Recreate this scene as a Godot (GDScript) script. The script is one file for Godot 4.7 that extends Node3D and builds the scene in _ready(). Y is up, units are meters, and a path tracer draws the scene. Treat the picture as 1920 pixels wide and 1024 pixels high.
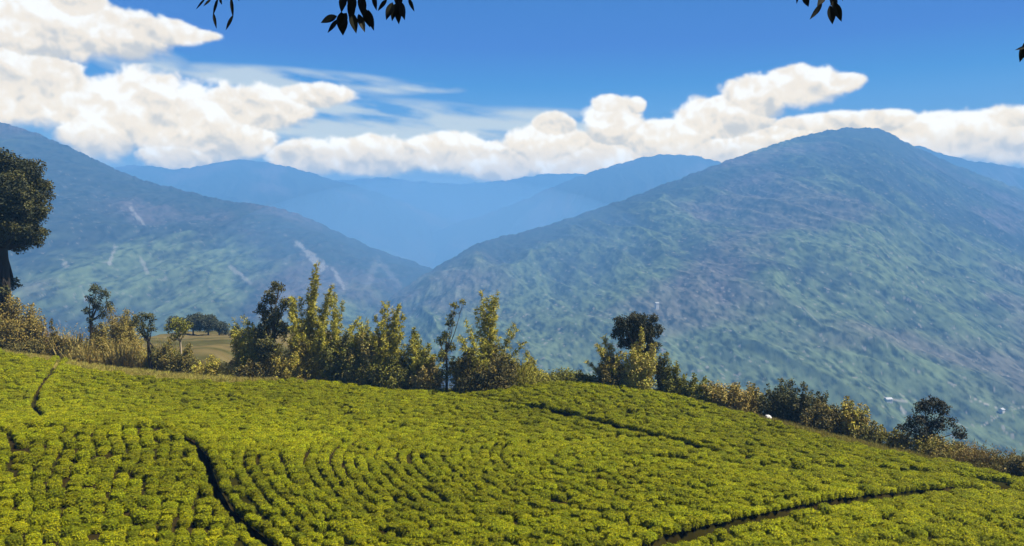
extends Node3D
# Hillside tea garden above a hazy mountain valley. Camera eye at the origin, looking along -z, pitched slightly down.

const F := 1500.0                      # focal length in photo pixels (photo 1920 x 1024)
const EXPOSURE := 2.9
const HAZE := 0.00028
const HAZE_HUE := Color(0.155, 0.445, 0.95)
var cam_basis := Basis(Vector3.RIGHT, deg_to_rad(-2.0))
var rng := RandomNumberGenerator.new()
var names := {}
var noise_a := FastNoiseLite.new()
var noise_b := FastNoiseLite.new()
var noise_r := FastNoiseLite.new()
var noise_c := FastNoiseLite.new()


# ---------------------------------------------------------------- mesh builder
class Mb:
	var v := PackedVector3Array()
	var n := PackedVector3Array()
	var c := PackedColorArray()

	func tri(a: Vector3, b: Vector3, d: Vector3, col: Color, nor := Vector3.ZERO) -> void:
		var m := nor if nor != Vector3.ZERO else (d - a).cross(b - a).normalized()
		v.append(a); v.append(b); v.append(d)
		n.append(m); n.append(m); n.append(m)
		c.append(col); c.append(col); c.append(col)

	# a folded, pointed leaf (or a small spray of leaves) from p along dir
	func leaf(p: Vector3, dir: Vector3, side: Vector3, length: float, width: float, col: Color) -> void:
		var up := side.cross(dir)
		var mid := p + dir * length * 0.45
		var tip := p + dir * length - up * length * 0.12
		var l := mid + side * width * 0.5 + up * width * 0.16
		var r := mid - side * width * 0.5 + up * width * 0.16
		tri(p, l, tip, col)
		tri(p, tip, r, col)

	func tube(pts: PackedVector3Array, radii: PackedFloat32Array, sides: int, col: Color) -> void:
		var rings: Array[PackedVector3Array] = []
		var norms: Array[PackedVector3Array] = []
		for i in pts.size():
			var t := (pts[mini(i + 1, pts.size() - 1)] - pts[maxi(i - 1, 0)]).normalized()
			var x := t.cross(Vector3(0.31, 0.17, 0.93)).normalized()
			var y := t.cross(x)
			var ring := PackedVector3Array()
			var nr := PackedVector3Array()
			for k in sides:
				var a := TAU * k / sides
				var o := x * cos(a) + y * sin(a)
				ring.append(pts[i] + o * radii[i])
				nr.append(o)
			rings.append(ring)
			norms.append(nr)
		for i in pts.size() - 1:
			for k in sides:
				var k2 := (k + 1) % sides
				smooth(rings[i][k], rings[i + 1][k], rings[i + 1][k2], norms[i][k], norms[i + 1][k], norms[i + 1][k2], col)
				smooth(rings[i][k], rings[i + 1][k2], rings[i][k2], norms[i][k], norms[i + 1][k2], norms[i][k2], col)

	func smooth(a: Vector3, b: Vector3, d: Vector3, na: Vector3, nb: Vector3, nd: Vector3, col: Color) -> void:
		v.append(a); v.append(b); v.append(d)
		n.append(na); n.append(nb); n.append(nd)
		c.append(col); c.append(col); c.append(col)

	func mesh(m: Material) -> ArrayMesh:
		var arr := []
		arr.resize(Mesh.ARRAY_MAX)
		arr[Mesh.ARRAY_VERTEX] = v
		arr[Mesh.ARRAY_NORMAL] = n
		arr[Mesh.ARRAY_COLOR] = c
		var am := ArrayMesh.new()
		am.add_surface_from_arrays(Mesh.PRIMITIVE_TRIANGLES, arr)
		am.surface_set_material(0, m)
		return am


# ---------------------------------------------------------------- naming and tagging
func numbered(called: String) -> String:
	var k: int = names.get(called, 0)
	names[called] = k + 1
	return called if k == 0 else "%s_%03d" % [called, k]


func tag(o: Node, label: String, category := "", group := "", kind := "") -> void:
	if label: o.set_meta("label", label)
	if category: o.set_meta("category", category)
	if group: o.set_meta("group", group)
	if kind: o.set_meta("kind", kind)


func thing(called: String, at_: Vector3, label: String, category: String, group := "") -> Node3D:
	var o := Node3D.new()
	o.name = numbered(called)
	add_child(o, true)
	o.position = at_
	tag(o, label, category, group)
	return o


func obj(called: String, mesh: Mesh, parent: Node = self, at_ := Vector3.ZERO) -> MeshInstance3D:
	var o := MeshInstance3D.new()
	o.name = numbered(called) if parent == self else called
	o.mesh = mesh
	parent.add_child(o, true)
	o.position = at_
	return o


# ---------------------------------------------------------------- materials
# vertex colours are multipliers of TINT so that dark linear albedos keep their precision
const TINT := Color(0.4, 0.4, 0.25)


func veg_mat(called: String, rough: float, back := 0.0, spec := 0.3) -> StandardMaterial3D:
	var m := StandardMaterial3D.new()
	m.resource_name = called
	m.albedo_color = TINT.linear_to_srgb()
	m.vertex_color_use_as_albedo = true
	m.roughness = rough
	m.metallic_specular = spec
	m.cull_mode = BaseMaterial3D.CULL_DISABLED
	if back > 0.0:
		m.backlight_enabled = true
		m.backlight = Color(back, back, back * 0.5)
	return m


func col(r: float, g: float, b: float, k := 1.0) -> Color:
	return Color(r / TINT.r * k, g / TINT.g * k, b / TINT.b * k)


func vary(c: Color, amount: float) -> Color:
	var k := 1.0 + rng.randf_range(-amount, amount)
	var w := rng.randf_range(-amount, amount) * 0.35
	return Color(c.r * k * (1.0 + w), c.g * k, c.b * k * (1.0 - w))


func rdir() -> Vector3:
	var y := rng.randf_range(-1.0, 1.0)
	var a := rng.randf() * TAU
	var s := sqrt(1.0 - y * y)
	return Vector3(cos(a) * s, y, sin(a) * s)


# ---------------------------------------------------------------- pixel <-> world
func ray(px: float, py: float) -> Vector3:
	var d := cam_basis * Vector3((px - 960.0) / F, (512.0 - py) / F, -1.0)
	return d / -d.z


func at(px: float, py: float, depth: float) -> Vector3:
	return ray(px, py) * depth


func pixel(p: Vector3) -> Vector2:
	var q := p * cam_basis      # into camera axes
	return Vector2(960.0 + F * q.x / -q.z, 512.0 - F * q.y / -q.z)


# ---------------------------------------------------------------- the hill: thin plate spline through surveyed points
const CANOPY := 0.5
var tps_p := PackedVector2Array()
var tps_w := PackedFloat64Array()
var field_px: Array[Vector3] = [
	Vector3(-150, 1060, 36), Vector3(0, 1060, 37), Vector3(400, 1060, 38), Vector3(800, 1060, 39), Vector3(1200, 1060, 39), Vector3(1600, 1060, 37), Vector3(1920, 1060, 36), Vector3(2100, 1060, 35),
	Vector3(-150, 795, 57), Vector3(0, 792, 57), Vector3(330, 797, 58), Vector3(0, 778, 66), Vector3(250, 780, 66), Vector3(0, 700, 82), Vector3(-150, 690, 82),
	Vector3(-150, 635, 98), Vector3(0, 650, 98), Vector3(130, 671, 98), Vector3(290, 693, 97), Vector3(450, 704, 95), Vector3(600, 712, 93), Vector3(750, 728, 90), Vector3(880, 731, 88),
	Vector3(960, 722, 90), Vector3(1060, 714, 92), Vector3(1150, 719, 92), Vector3(1300, 747, 88), Vector3(1450, 780, 84), Vector3(1600, 819, 78), Vector3(1750, 854, 72), Vector3(1920, 897, 66), Vector3(2100, 945, 60),
	Vector3(200, 900, 46), Vector3(600, 850, 58), Vector3(600, 780, 72), Vector3(600, 940, 47), Vector3(1000, 900, 53), Vector3(1000, 800, 70), Vector3(1300, 880, 56), Vector3(1300, 800, 74), Vector3(1600, 900, 56), Vector3(1600, 960, 46), Vector3(1920, 960, 48), Vector3(300, 740, 80)]


func tps_kernel(r2: float) -> float:
	return 0.0 if r2 < 1e-9 else 0.5 * r2 * log(r2)


func build_tps() -> void:
	var h := PackedFloat64Array()
	for q in field_px:
		var p := at(q.x, q.y, q.z)
		tps_p.append(Vector2(p.x, p.z) * 0.02)
		h.append(p.y - CANOPY)
	# the slope below the camera, and the fall beyond the crest
	for q in [Vector3(0, -1.65, 0), Vector3(-30, -2.2, 4), Vector3(30, -2.2, 4), Vector3(0, 2.5, 12), Vector3(-60, -5, -5), Vector3(60, -5, -5)]:
		tps_p.append(Vector2(q.x, q.z) * 0.02)
		h.append(q.y)
	for q in [Vector3(-150, 635, 98), Vector3(130, 671, 98), Vector3(450, 704, 95), Vector3(750, 728, 90), Vector3(1060, 714, 92), Vector3(1300, 747, 88), Vector3(1600, 819, 78), Vector3(1920, 897, 66), Vector3(2100, 945, 60)]:
		var p := at(q.x, q.y, q.z)
		var out := Vector2(p.x, p.z).normalized() * 14.0
		tps_p.append(Vector2(p.x + out.x, p.z + out.y) * 0.02)
		h.append(p.y - CANOPY - 4.2)
	var n := tps_p.size()
	var m := n + 3
	var a: Array[PackedFloat64Array] = []
	for i in m:
		var row := PackedFloat64Array()
		row.resize(m + 1)
		a.append(row)
	for i in n:
		for j in n:
			a[i][j] = tps_kernel(tps_p[i].distance_squared_to(tps_p[j])) + (0.004 if i == j else 0.0)
		a[i][n] = 1.0; a[i][n + 1] = tps_p[i].x; a[i][n + 2] = tps_p[i].y
		a[n][i] = 1.0; a[n + 1][i] = tps_p[i].x; a[n + 2][i] = tps_p[i].y
		a[i][m] = h[i]
	for i in m:
		var best := i
		for k in range(i + 1, m):
			if absf(a[k][i]) > absf(a[best][i]): best = k
		var t := a[i]; a[i] = a[best]; a[best] = t
		for k in range(i + 1, m):
			var f := a[k][i] / a[i][i]
			if f != 0.0:
				for j in range(i, m + 1): a[k][j] -= f * a[i][j]
	tps_w.resize(m)
	for i in range(m - 1, -1, -1):
		var s := a[i][m]
		for j in range(i + 1, m): s -= a[i][j] * tps_w[j]
		tps_w[i] = s / a[i][i]


func hill_exact(x: float, z: float) -> float:
	var cx := clampf(x, -88.0, 88.0)
	var cz := clampf(z, -114.0, 14.0)
	var p := Vector2(cx, cz) * 0.02
	var n := tps_p.size()
	var s := tps_w[n] + tps_w[n + 1] * p.x + tps_w[n + 2] * p.y
	for i in n:
		s += tps_w[i] * tps_kernel(p.distance_squared_to(tps_p[i]))
	var away := Vector2(x - cx, minf(z - cz, 0.0)).length()
	return s - 0.62 * away + noise_a.get_noise_2d(x * 2.0, z * 2.0) * 0.25 + noise_b.get_noise_2d(x * 0.9, z * 0.9) * minf(away, 60.0) * 0.1


# a cached grid of the hill for quick lookups
const GX := 190
const GZ := 150
var grid := PackedFloat32Array()
# the upper edge of the tea: photo column, depth of the far and near side of the grass strip along it
var edge: Array[Vector3] = [Vector3(-60, 100, 96), Vector3(130, 99.5, 91.0), Vector3(290, 98.5, 90.0), Vector3(450, 97, 90.5), Vector3(600, 94.5, 92.5), Vector3(750, 91.5, 90), Vector3(880, 89.5, 88), Vector3(960, 91.5, 89.5), Vector3(1060, 93.5, 91.5), Vector3(1150, 93.5, 91.5), Vector3(1300, 89.5, 87), Vector3(1450, 85.5, 78.5), Vector3(1600, 80, 72), Vector3(1750, 74, 67.5), Vector3(1960, 66, 62.5)]


func cache_hill() -> void:
	grid.resize(GX * GZ)
	for j in GZ:
		for i in GX:
			grid[j * GX + i] = hill_exact(-95.0 + i, 15.0 - j)


# ditches cut into the hill: line, half width, depth
var ditch: Array[Vector2] = [Vector2(1120, 1062), Vector2(1260, 1008), Vector2(1400, 974), Vector2(1550, 942), Vector2(1700, 924), Vector2(1890, 912)]
var row_line: Array[Vector2] = [Vector2(945, 750), Vector2(1080, 779), Vector2(1270, 825), Vector2(1390, 852)]
var left_line: Array[Vector2] = [Vector2(150, 675), Vector2(92, 700), Vector2(70, 728), Vector2(62, 755), Vector2(75, 772)]
var ditch_line: PackedVector2Array
var row_gap_line: PackedVector2Array
var left_gap_line: PackedVector2Array
var cuts := []


func hill(x: float, z: float) -> float:
	var y := hill_uncut(x, z)
	if z < -30.0 and z > -105.0:
		for c in cuts:
			var box: Rect2 = c[4]
			if not box.has_point(Vector2(x, z)): continue
			var line: PackedVector2Array = c[0]
			var p := Vector2(x, z)
			var best := 1e9
			var side := 0.0
			for i in line.size() - 1:
				var d := Geometry2D.get_closest_point_to_segment(p, line[i], line[i + 1]).distance_to(p)
				if d < best:
					best = d
					side = (line[i + 1] - line[i]).cross(p - line[i])
			var run := smoothstep(0.0, 5.0, minf(p.distance_to(line[0]), p.distance_to(line[line.size() - 1])))
			y -= float(c[2]) * (1.0 - smoothstep(float(c[1]) * 0.55, float(c[1]), best))
			if side < 0.0: y += float(c[3]) * run * (1.0 - smoothstep(1.0, 9.0, best)) * smoothstep(0.2, float(c[1]), best)
	return y


func cut(line: PackedVector2Array, half: float, depth: float, step: float) -> void:
	var box := Rect2(line[0], Vector2.ZERO)
	for p in line: box = box.expand(p)
	cuts.append([line, half, depth, step, box.grow(9.0 if step > 0.0 else half + 0.3)])


func hill_uncut(x: float, z: float) -> float:
	var fx := x + 95.0
	var fz := 15.0 - z
	if fx < 0.0 or fz < 0.0 or fx >= GX - 1 or fz >= GZ - 1:
		return hill_exact(x, z)
	var i := int(fx)
	var j := int(fz)
	fx -= i
	fz -= j
	var k := j * GX + i
	return lerpf(lerpf(grid[k], grid[k + 1], fx), lerpf(grid[k + GX], grid[k + GX + 1], fx), fz)


func on_field(px: float, py: float) -> Vector2:      # where the sight line through a photo pixel meets the tea canopy
	var r := ray(px, py)
	var d := 25.0
	while d < 125.0:
		if r.y * d < hill(r.x * d, -d) + CANOPY:
			break
		d += 0.2
	return Vector2(r.x * d, -d)


func outline(pts: Array[Vector2]) -> PackedVector2Array:
	var out := PackedVector2Array()
	for p in pts: out.append(on_field(p.x, p.y))
	return out


# ---------------------------------------------------------------- sky
func sky_panorama() -> ImageTexture:
	var puffs: Array[Vector4] = [
		Vector4(40, 48, 200, 70), Vector4(200, 60, 140, 46), Vector4(315, 63, 85, 24), Vector4(375, 67, 40, 12), Vector4(140, 10, 60, 30),
		Vector4(-40, 150, 150, 110), Vector4(70, 165, 105, 80), Vector4(115, 195, 55, 48), Vector4(-200, 120, 160, 110),
		Vector4(250, 210, 150, 75), Vector4(360, 235, 150, 75), Vector4(480, 205, 110, 48), Vector4(590, 178, 75, 24), Vector4(330, 292, 80, 28), Vector4(190, 245, 90, 55), Vector4(440, 260, 90, 45),
		Vector4(580, 295, 90, 33), Vector4(700, 293, 110, 40), Vector4(840, 290, 110, 40), Vector4(930, 308, 90, 36),
		Vector4(1040, 280, 100, 45), Vector4(1042, 238, 42, 26), Vector4(1150, 235, 62, 52), Vector4(1142, 200, 36, 22), Vector4(1192, 200, 20, 16), Vector4(1100, 302, 160, 45),
		Vector4(1250, 268, 110, 48), Vector4(1350, 225, 100, 45), Vector4(1420, 185, 70, 42), Vector4(1500, 165, 90, 40), Vector4(1585, 155, 45, 20), Vector4(1360, 290, 130, 40),
		Vector4(1560, 232, 110, 22), Vector4(1650, 228, 80, 24), Vector4(1760, 258, 130, 50), Vector4(1880, 258, 110, 55), Vector4(1900, 228, 60, 25), Vector4(2020, 270, 140, 60), Vector4(1470, 262, 110, 26)]
	var veils: Array[Vector4] = [Vector4(700, 212, 290, 34), Vector4(860, 238, 150, 11), Vector4(260, 112, 110, 34), Vector4(560, 152, 270, 26), Vector4(800, 165, 80, 10), Vector4(640, 245, 300, 34), Vector4(1000, 240, 260, 40)]
	# into angles round the camera (1500 units to the radian), then the same kind of cloud all round the horizon
	var blobs: Array[Vector4] = []
	for p in puffs: blobs.append(to_angles(p))
	var thin: Array[Vector4] = []
	for p in veils: thin.append(to_angles(p))
	var r := RandomNumberGenerator.new()
	r.seed = 77
	for k in 46:
		var a := 1150.0 + (TAU * F - 2300.0) * (k + r.randf_range(-0.4, 0.4)) / 46.0
		if a > PI * F: a -= TAU * F
		var el := 130.0 + r.randf() * 190.0
		for j in 5:
			blobs.append(Vector4(a + r.randf_range(-130, 130), el + r.randf_range(-60, 50), r.randf_range(50, 150), r.randf_range(22, 60)))
	var W := 4096
	var H := 2048
	# coarse whole sky, then the part with detail
	var small := paint_sky(Rect2i(0, 0, 512, 256), 512, 256, blobs, thin)
	small.resize(W, H, Image.INTERPOLATE_CUBIC)
	var win := Rect2i(1540, 700, 1016, 330)
	var fine := paint_sky(win, W, H, blobs, thin)
	small.blit_rect(fine, Rect2i(Vector2i.ZERO, win.size), win.position)
	# a panorama begins straight ahead, so the two halves change places
	var out := Image.create_empty(W, H, false, Image.FORMAT_RGBF)
	out.blit_rect(small, Rect2i(W / 2, 0, W / 2, H), Vector2i.ZERO)
	out.blit_rect(small, Rect2i(0, 0, W / 2, H), Vector2i(W / 2, 0))
	return ImageTexture.create_from_image(out)


func to_angles(p: Vector4) -> Vector4:
	var d := ray(p.x, p.y)
	var az := atan2(d.x, -d.z)
	var el := atan2(d.y, Vector2(d.x, d.z).length())
	return Vector4(az * F, el * F, p.z * cos(az) * cos(az), p.w * cos(az))


func lin(r: float, g: float, b: float) -> Vector3:
	var c := Color(r / 255.0, g / 255.0, b / 255.0).srgb_to_linear()
	return Vector3(c.r, c.g, c.b) / EXPOSURE


func paint_sky(win: Rect2i, W: int, H: int, blobs: Array[Vector4], thin: Array[Vector4]) -> Image:
	var im := Image.create_empty(win.size.x, win.size.y, false, Image.FORMAT_RGBF)
	var puff := FastNoiseLite.new()
	puff.seed = 5
	puff.noise_type = FastNoiseLite.TYPE_CELLULAR
	puff.cellular_return_type = FastNoiseLite.RETURN_DISTANCE
	puff.frequency = 1.0 / 46.0
	puff.fractal_type = FastNoiseLite.FRACTAL_FBM
	puff.fractal_octaves = 5
	puff.fractal_gain = 0.58
	var soft := FastNoiseLite.new()
	soft.seed = 9
	soft.frequency = 1.0 / 120.0
	soft.fractal_octaves = 5
	var bands: Array[float] = [-1.6, 0.0, 0.05, 0.10, 0.17, 0.24, 0.30, 0.6, 1.6]
	var tones: Array[Vector3] = [lin(150, 170, 185), lin(160, 186, 208), lin(140, 178, 212), lin(112, 165, 216), lin(90, 156, 220), lin(40, 132, 212), lin(0, 128, 205), lin(24, 78, 185), lin(16, 58, 150)]
	var white := lin(248, 251, 255)
	var cream := lin(238, 231, 224)
	var grey := lin(196, 201, 210)
	var veilc := lin(196, 212, 226)
	# the envelope of all puffs on a coarse grid first: quick
	for y in win.size.y:
		var el := PI * (0.5 - (win.position.y + y + 0.5) / H)
		var b := 0
		while b < bands.size() - 2 and el > bands[b + 1]: b += 1
		var base := tones[b].lerp(tones[b + 1], clampf((el - bands[b]) / (bands[b + 1] - bands[b]), 0.0, 1.0))
		var V := el * F
		# the colours above are those seen through the haze of the valley; take the haze off again
		var clear := maxf(exp(-HAZE * minf(570.0 / sin(maxf(el, 0.01)), 10000.0)), 0.28)
		var glow := Vector3(HAZE_HUE.r, HAZE_HUE.g, HAZE_HUE.b) * (1.0 - clear) * 0.85 / EXPOSURE
		if el < -0.02 or el > 0.42:
			base = (base - glow) / clear
			for x in win.size.x: im.set_pixel(x, y, Color(maxf(base.x, 0.0), maxf(base.y, 0.0), maxf(base.z, 0.0)))
			continue
		var row: Array[Vector4] = []
		for q in blobs:
			if absf(V - q.y) < q.w * 1.6 + 20.0: row.append(q)
		var vrow: Array[Vector4] = []
		for q in thin:
			if absf(V - q.y) < q.w * 2.0 + 20.0: vrow.append(q)
		for x in win.size.x:
			var U := ((win.position.x + x + 0.5) / W - 0.5) * TAU * F
			var c := base
			var va := 0.0
			for q in vrow:
				var dx := (U - q.x) / q.z
				var dy := (V - q.y + dx * q.w * 0.25) / q.w
				var e := 1.0 - dx * dx - dy * dy
				if e > 0.0: va = maxf(va, e)
			if va > 0.0:
				var s := soft.get_noise_2d(U * 0.55 + V * 0.3, V * 3.2 + U * 0.25)
				c = c.lerp(veilc, clampf(va * (0.8 + s * 1.6), 0.0, 0.82))
			var env := 0.0
			var near := -9.0
			var rel := 0.0
			for q in row:
				var dx := (U - q.x) / q.z
				var dy := (V - q.y) / q.w
				var e := 1.0 - dx * dx - dy * dy
				if e > -1.2:
					if e > near:
						near = e
						rel = dy
					if e > 0.0: env += e * e
			if near > -1.2:
				var e := maxf(near, -1.2) * 0.75 + minf(sqrt(env), 1.2) * 0.35
				var wx := soft.get_noise_2d(U * 2.0, V * 2.0) * 14.0
				var wy := soft.get_noise_2d(U * 2.0 + 400.0, V * 2.0) * 14.0
				var n1 := puff.get_noise_2d(U + wx, (V + wy) * 1.15)
				var n2 := puff.get_noise_2d(U + wx - 8.0, (V + wy - 13.0) * 1.15)      # a step away from the sun
				var big := soft.get_noise_2d(U * 0.8 + 90.0, V * 1.3)
				var dens := e - (n1 + 0.55) * 0.75 + big * 0.45 + 0.08
				var a := smoothstep(-0.07, 0.25 + 0.45 * clampf(0.3 - rel, 0.0, 1.0), dens)
				if a > 0.0:
					var lit := clampf(0.56 + (n2 - n1) * 1.1 + rel * 0.36 - big * 0.5, 0.0, 1.0)
					var edge := 1.0 - smoothstep(0.05, 0.5, dens)
					var cc := grey.lerp(cream, smoothstep(0.05, 0.55, lit)).lerp(white, maxf(smoothstep(0.55, 1.0, lit), edge * 0.6 * smoothstep(-0.4, 0.3, rel)))
					c = c.lerp(cc, a)
			c = (c - glow) / clear
			im.set_pixel(x, y, Color(maxf(c.x, 0.0), maxf(c.y, 0.0), maxf(c.z, 0.0)))
	return im


# ---------------------------------------------------------------- mountains
func spline(pts: Array[Vector3], x: float) -> Vector3:
	var k := 0
	while k < pts.size() - 2 and x > pts[k + 1].x: k += 1
	var a := pts[maxi(k - 1, 0)]
	var b := pts[k]
	var c := pts[k + 1]
	var d := pts[mini(k + 2, pts.size() - 1)]
	var t := (x - b.x) / (c.x - b.x)
	# monotone-ish: tangents by finite differences in x
	var m0 := (c - a) / maxf(c.x - a.x, 1.0) * (c.x - b.x)
	var m1 := (d - b) / maxf(d.x - b.x, 1.0) * (c.x - b.x)
	var t2 := t * t
	var t3 := t2 * t
	return b * (2 * t3 - 3 * t2 + 1) + m0 * (t3 - 2 * t2 + t) + c * (-2 * t3 + 3 * t2) + m1 * (t3 - t2)


func mountain(called: String, label: String, crest: Array[Vector3], toe0: float, toe1: float, toe_h: float, cols: int, rows: int, relief: float, gully: Vector2, power: float, slips: Array, seed_: int, far_tone := 0.0, sites := []) -> void:
	var back := maxi(rows / 12, 6)
	var total := rows + back
	var ver := PackedVector3Array()
	var nor := PackedVector3Array()
	var colr := PackedColorArray()
	ver.resize(cols * total)
	nor.resize(cols * total)
	colr.resize(cols * total)
	var across := Vector2(-gully.y, gully.x)
	var x0 := crest[0].x
	var x1 := crest[crest.size() - 1].x
	var off := seed_ * 917.0
	for i in cols:
		var u := float(i) / (cols - 1)
		var px := lerpf(x0, x1, u)
		var c := spline(crest, px)
		var dc := c.z
		var top := at(px, c.y, dc)
		var jag := (noise_c.get_noise_2d(px * 1.1, off) * 2.6 + noise_c.get_noise_2d(px * 4.0, off) * 1.5) * dc / F
		var dt := lerpf(toe0, toe1, u)
		for j in total:
			var t := float(j - back) / (rows - 1)          # 0 at the crest, 1 at the toe, negative behind
			var s := signf(t) * pow(absf(t), 1.15)
			var depth := lerpf(dc, dt, s)
			var p := at(px, 400.0, depth)
			var amp := smoothstep(0.0, 0.22, absf(t)) * lerpf(1.0, 0.45, clampf(t, 0.0, 1.0))
			var h := 0.0
			if t >= 0.0: h = lerpf(top.y, toe_h, pow(s, power))
			else: h = top.y + t * 1.3 * (dc - dt) * 0.5
			h += jag * (1.0 - smoothstep(0.0, 0.06, absf(t)))
			var g := Vector2(p.x, p.z)
			var along := g.dot(gully)
			var cross := g.dot(across)
			var wob := noise_a.get_noise_2d(p.x * 0.05 + off, p.z * 0.05) * 160.0
			var spur := noise_r.get_noise_2d(cross * 1.7 + wob + off, along * 0.42 + off)
			var fine := noise_r.get_noise_2d(cross * 6.0 + wob * 2.5 - off, along * 0.8)
			h += amp * relief * (spur * 0.65 + fine * 0.10)
			var grain := noise_b.get_noise_2d(p.x * 1.6 + off, p.z * 0.6)
			var grain2 := noise_b.get_noise_2d(p.x * 0.5 - off, p.z * 0.2)
			h += (grain * 2.0 + grain2 * 4.0) * amp
			p.y = h
			ver[i * total + j] = p
			grain = noise_b.get_noise_3d(p.x * 2.8 + off, p.y * 2.0, p.z * 1.0)
			grain2 = noise_b.get_noise_3d(p.x * 0.8 - off, p.y * 0.5, p.z * 0.3)
			# land cover: dark forest, paler grass and terraces, brown cuttings, pale specks
			var cover := noise_a.get_noise_2d(p.x * 0.055 + off, p.z * 0.055 - off) + spur * 0.4 + smoothstep(0.1, 0.7, t) * 0.62 - 0.34 - far_tone * 0.6
			var grass := smoothstep(-0.2, 0.5, cover + grain2 * 0.35)
			var k := Vector3(0.016, 0.019, 0.017).lerp(Vector3(0.050, 0.068, 0.033), grass)
			k = k.lerp(Vector3(0.062, 0.048, 0.052), smoothstep(0.0, 0.45, noise_a.get_noise_2d(p.x * 0.08 - off, p.z * 0.08 + 50.0)) * 0.6)
			k *= 1.0 + (grain * 0.85 + grain2 * 0.3) * (1.0 - 0.6 * far_tone) + fine * 0.12 + noise_c.get_noise_3d(p.x * 1.5, p.y * 1.2, p.z * 0.5) * 0.6
			if grain + grain2 * 0.5 < -0.26 - far_tone * 0.3: k *= 0.62          # dark tree clumps
			var speck := noise_c.get_noise_3d(p.x * 2.4 + off, p.y * 3.0, p.z * 1.2)
			if t > 0.18 and speck > 0.5: k = k.lerp(Vector3(0.16, 0.155, 0.14), clampf((speck - 0.5) * 6.0, 0.0, 0.7) * (1.0 - far_tone))
			if slips.size():
				var q := pixel(p)
				for f in slips:
					var a: Vector2 = f[0]
					var b: Vector2 = f[1]
					var near := Geometry2D.get_closest_point_to_segment(q, a, b)
					var w: float = f[2]
					var dist := q.distance_to(near) / w + grain * 1.2 + noise_c.get_noise_3d(p.x * 0.4, p.y, p.z * 0.4) * 0.7
					if dist < 1.0: k = k.lerp(Vector3(0.22, 0.215, 0.20), (1.0 - smoothstep(0.35, 1.0, dist)) * float(f[3]))
			colr[i * total + j] = Color(clampf(k.x / 0.5, 0, 1), clampf(k.y / 0.5, 0, 1), clampf(k.z / 0.5, 0, 1))
	# small houses on the near slope
	for site in sites:
		var p: Vector2 = site[0]
		var i := clampi(roundi((p.x - x0) / (x1 - x0) * (cols - 1)), 0, cols - 1)
		var best := back
		for j in range(back, total):
			if absf(pixel(ver[i * total + j]).y - p.y) < absf(pixel(ver[i * total + best]).y - p.y): best = j
		house(ver[i * total + best], site[1], site[2], site[3])
	var idx := PackedInt32Array()
	for i in cols:
		for j in total:
			var a := ver[maxi(i - 1, 0) * total + j]
			var b := ver[mini(i + 1, cols - 1) * total + j]
			var d := ver[i * total + maxi(j - 1, 0)]
			var e := ver[i * total + mini(j + 1, total - 1)]
			var m := (e - d).cross(b - a).normalized()
			nor[i * total + j] = m if m.y > 0 else -m
			if i < cols - 1 and j < total - 1:
				var o := i * total + j
				idx.append(o); idx.append(o + total + 1); idx.append(o + 1)
				idx.append(o); idx.append(o + total); idx.append(o + total + 1)
	var arr := []
	arr.resize(Mesh.ARRAY_MAX)
	arr[Mesh.ARRAY_VERTEX] = ver
	arr[Mesh.ARRAY_NORMAL] = nor
	arr[Mesh.ARRAY_COLOR] = colr
	arr[Mesh.ARRAY_INDEX] = idx
	var am := ArrayMesh.new()
	am.add_surface_from_arrays(Mesh.PRIMITIVE_TRIANGLES, arr)
	var mat := StandardMaterial3D.new()
	mat.resource_name = "mountain_land"
	mat.albedo_color = Color(0.5, 0.5, 0.5).linear_to_srgb()
	mat.vertex_color_use_as_albedo = true
	mat.roughness = 1.0
	mat.metallic_specular = 0.0
	am.surface_set_material(0, mat)
	tag(obj(called, am), label, "", "", "structure")


# ---------------------------------------------------------------- plants
var bark_mat: StandardMaterial3D
var leaf_mat: StandardMaterial3D
var tea_mat: StandardMaterial3D


func path_pts(a: Vector3, b: Vector3, bow: Vector3, n: int) -> PackedVector3Array:
	var out := PackedVector3Array()
	for i in n:
		var t := float(i) / (n - 1)
		out.append(a.lerp(b, t) + bow * 4.0 * t * (1.0 - t))
	return out


func taper(r0: float, r1: float, n: int) -> PackedFloat32Array:
	var out := PackedFloat32Array()
	for i in n: out.append(lerpf(r0, r1, pow(float(i) / (n - 1), 0.8)))
	return out


# leaves in a lump round c
func lump(m: Mb, c: Vector3, r: Vector3, count: int, size: float, tone: Color, spread := 0.3) -> void:
	for k in count:
		var d := rdir()
		var q := c + d * r * pow(rng.randf(), 0.42)
		var face := (d * 0.8 + rdir() * 0.8 + Vector3(0, 0.35, 0)).normalized()
		var o := (face.cross(rdir()) + d * 0.3).normalized()
		var s := size * rng.randf_range(0.65, 1.3)
		m.leaf(q, o, o.cross(face).normalized(), s, s * 0.6, vary(tone, spread))


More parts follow.
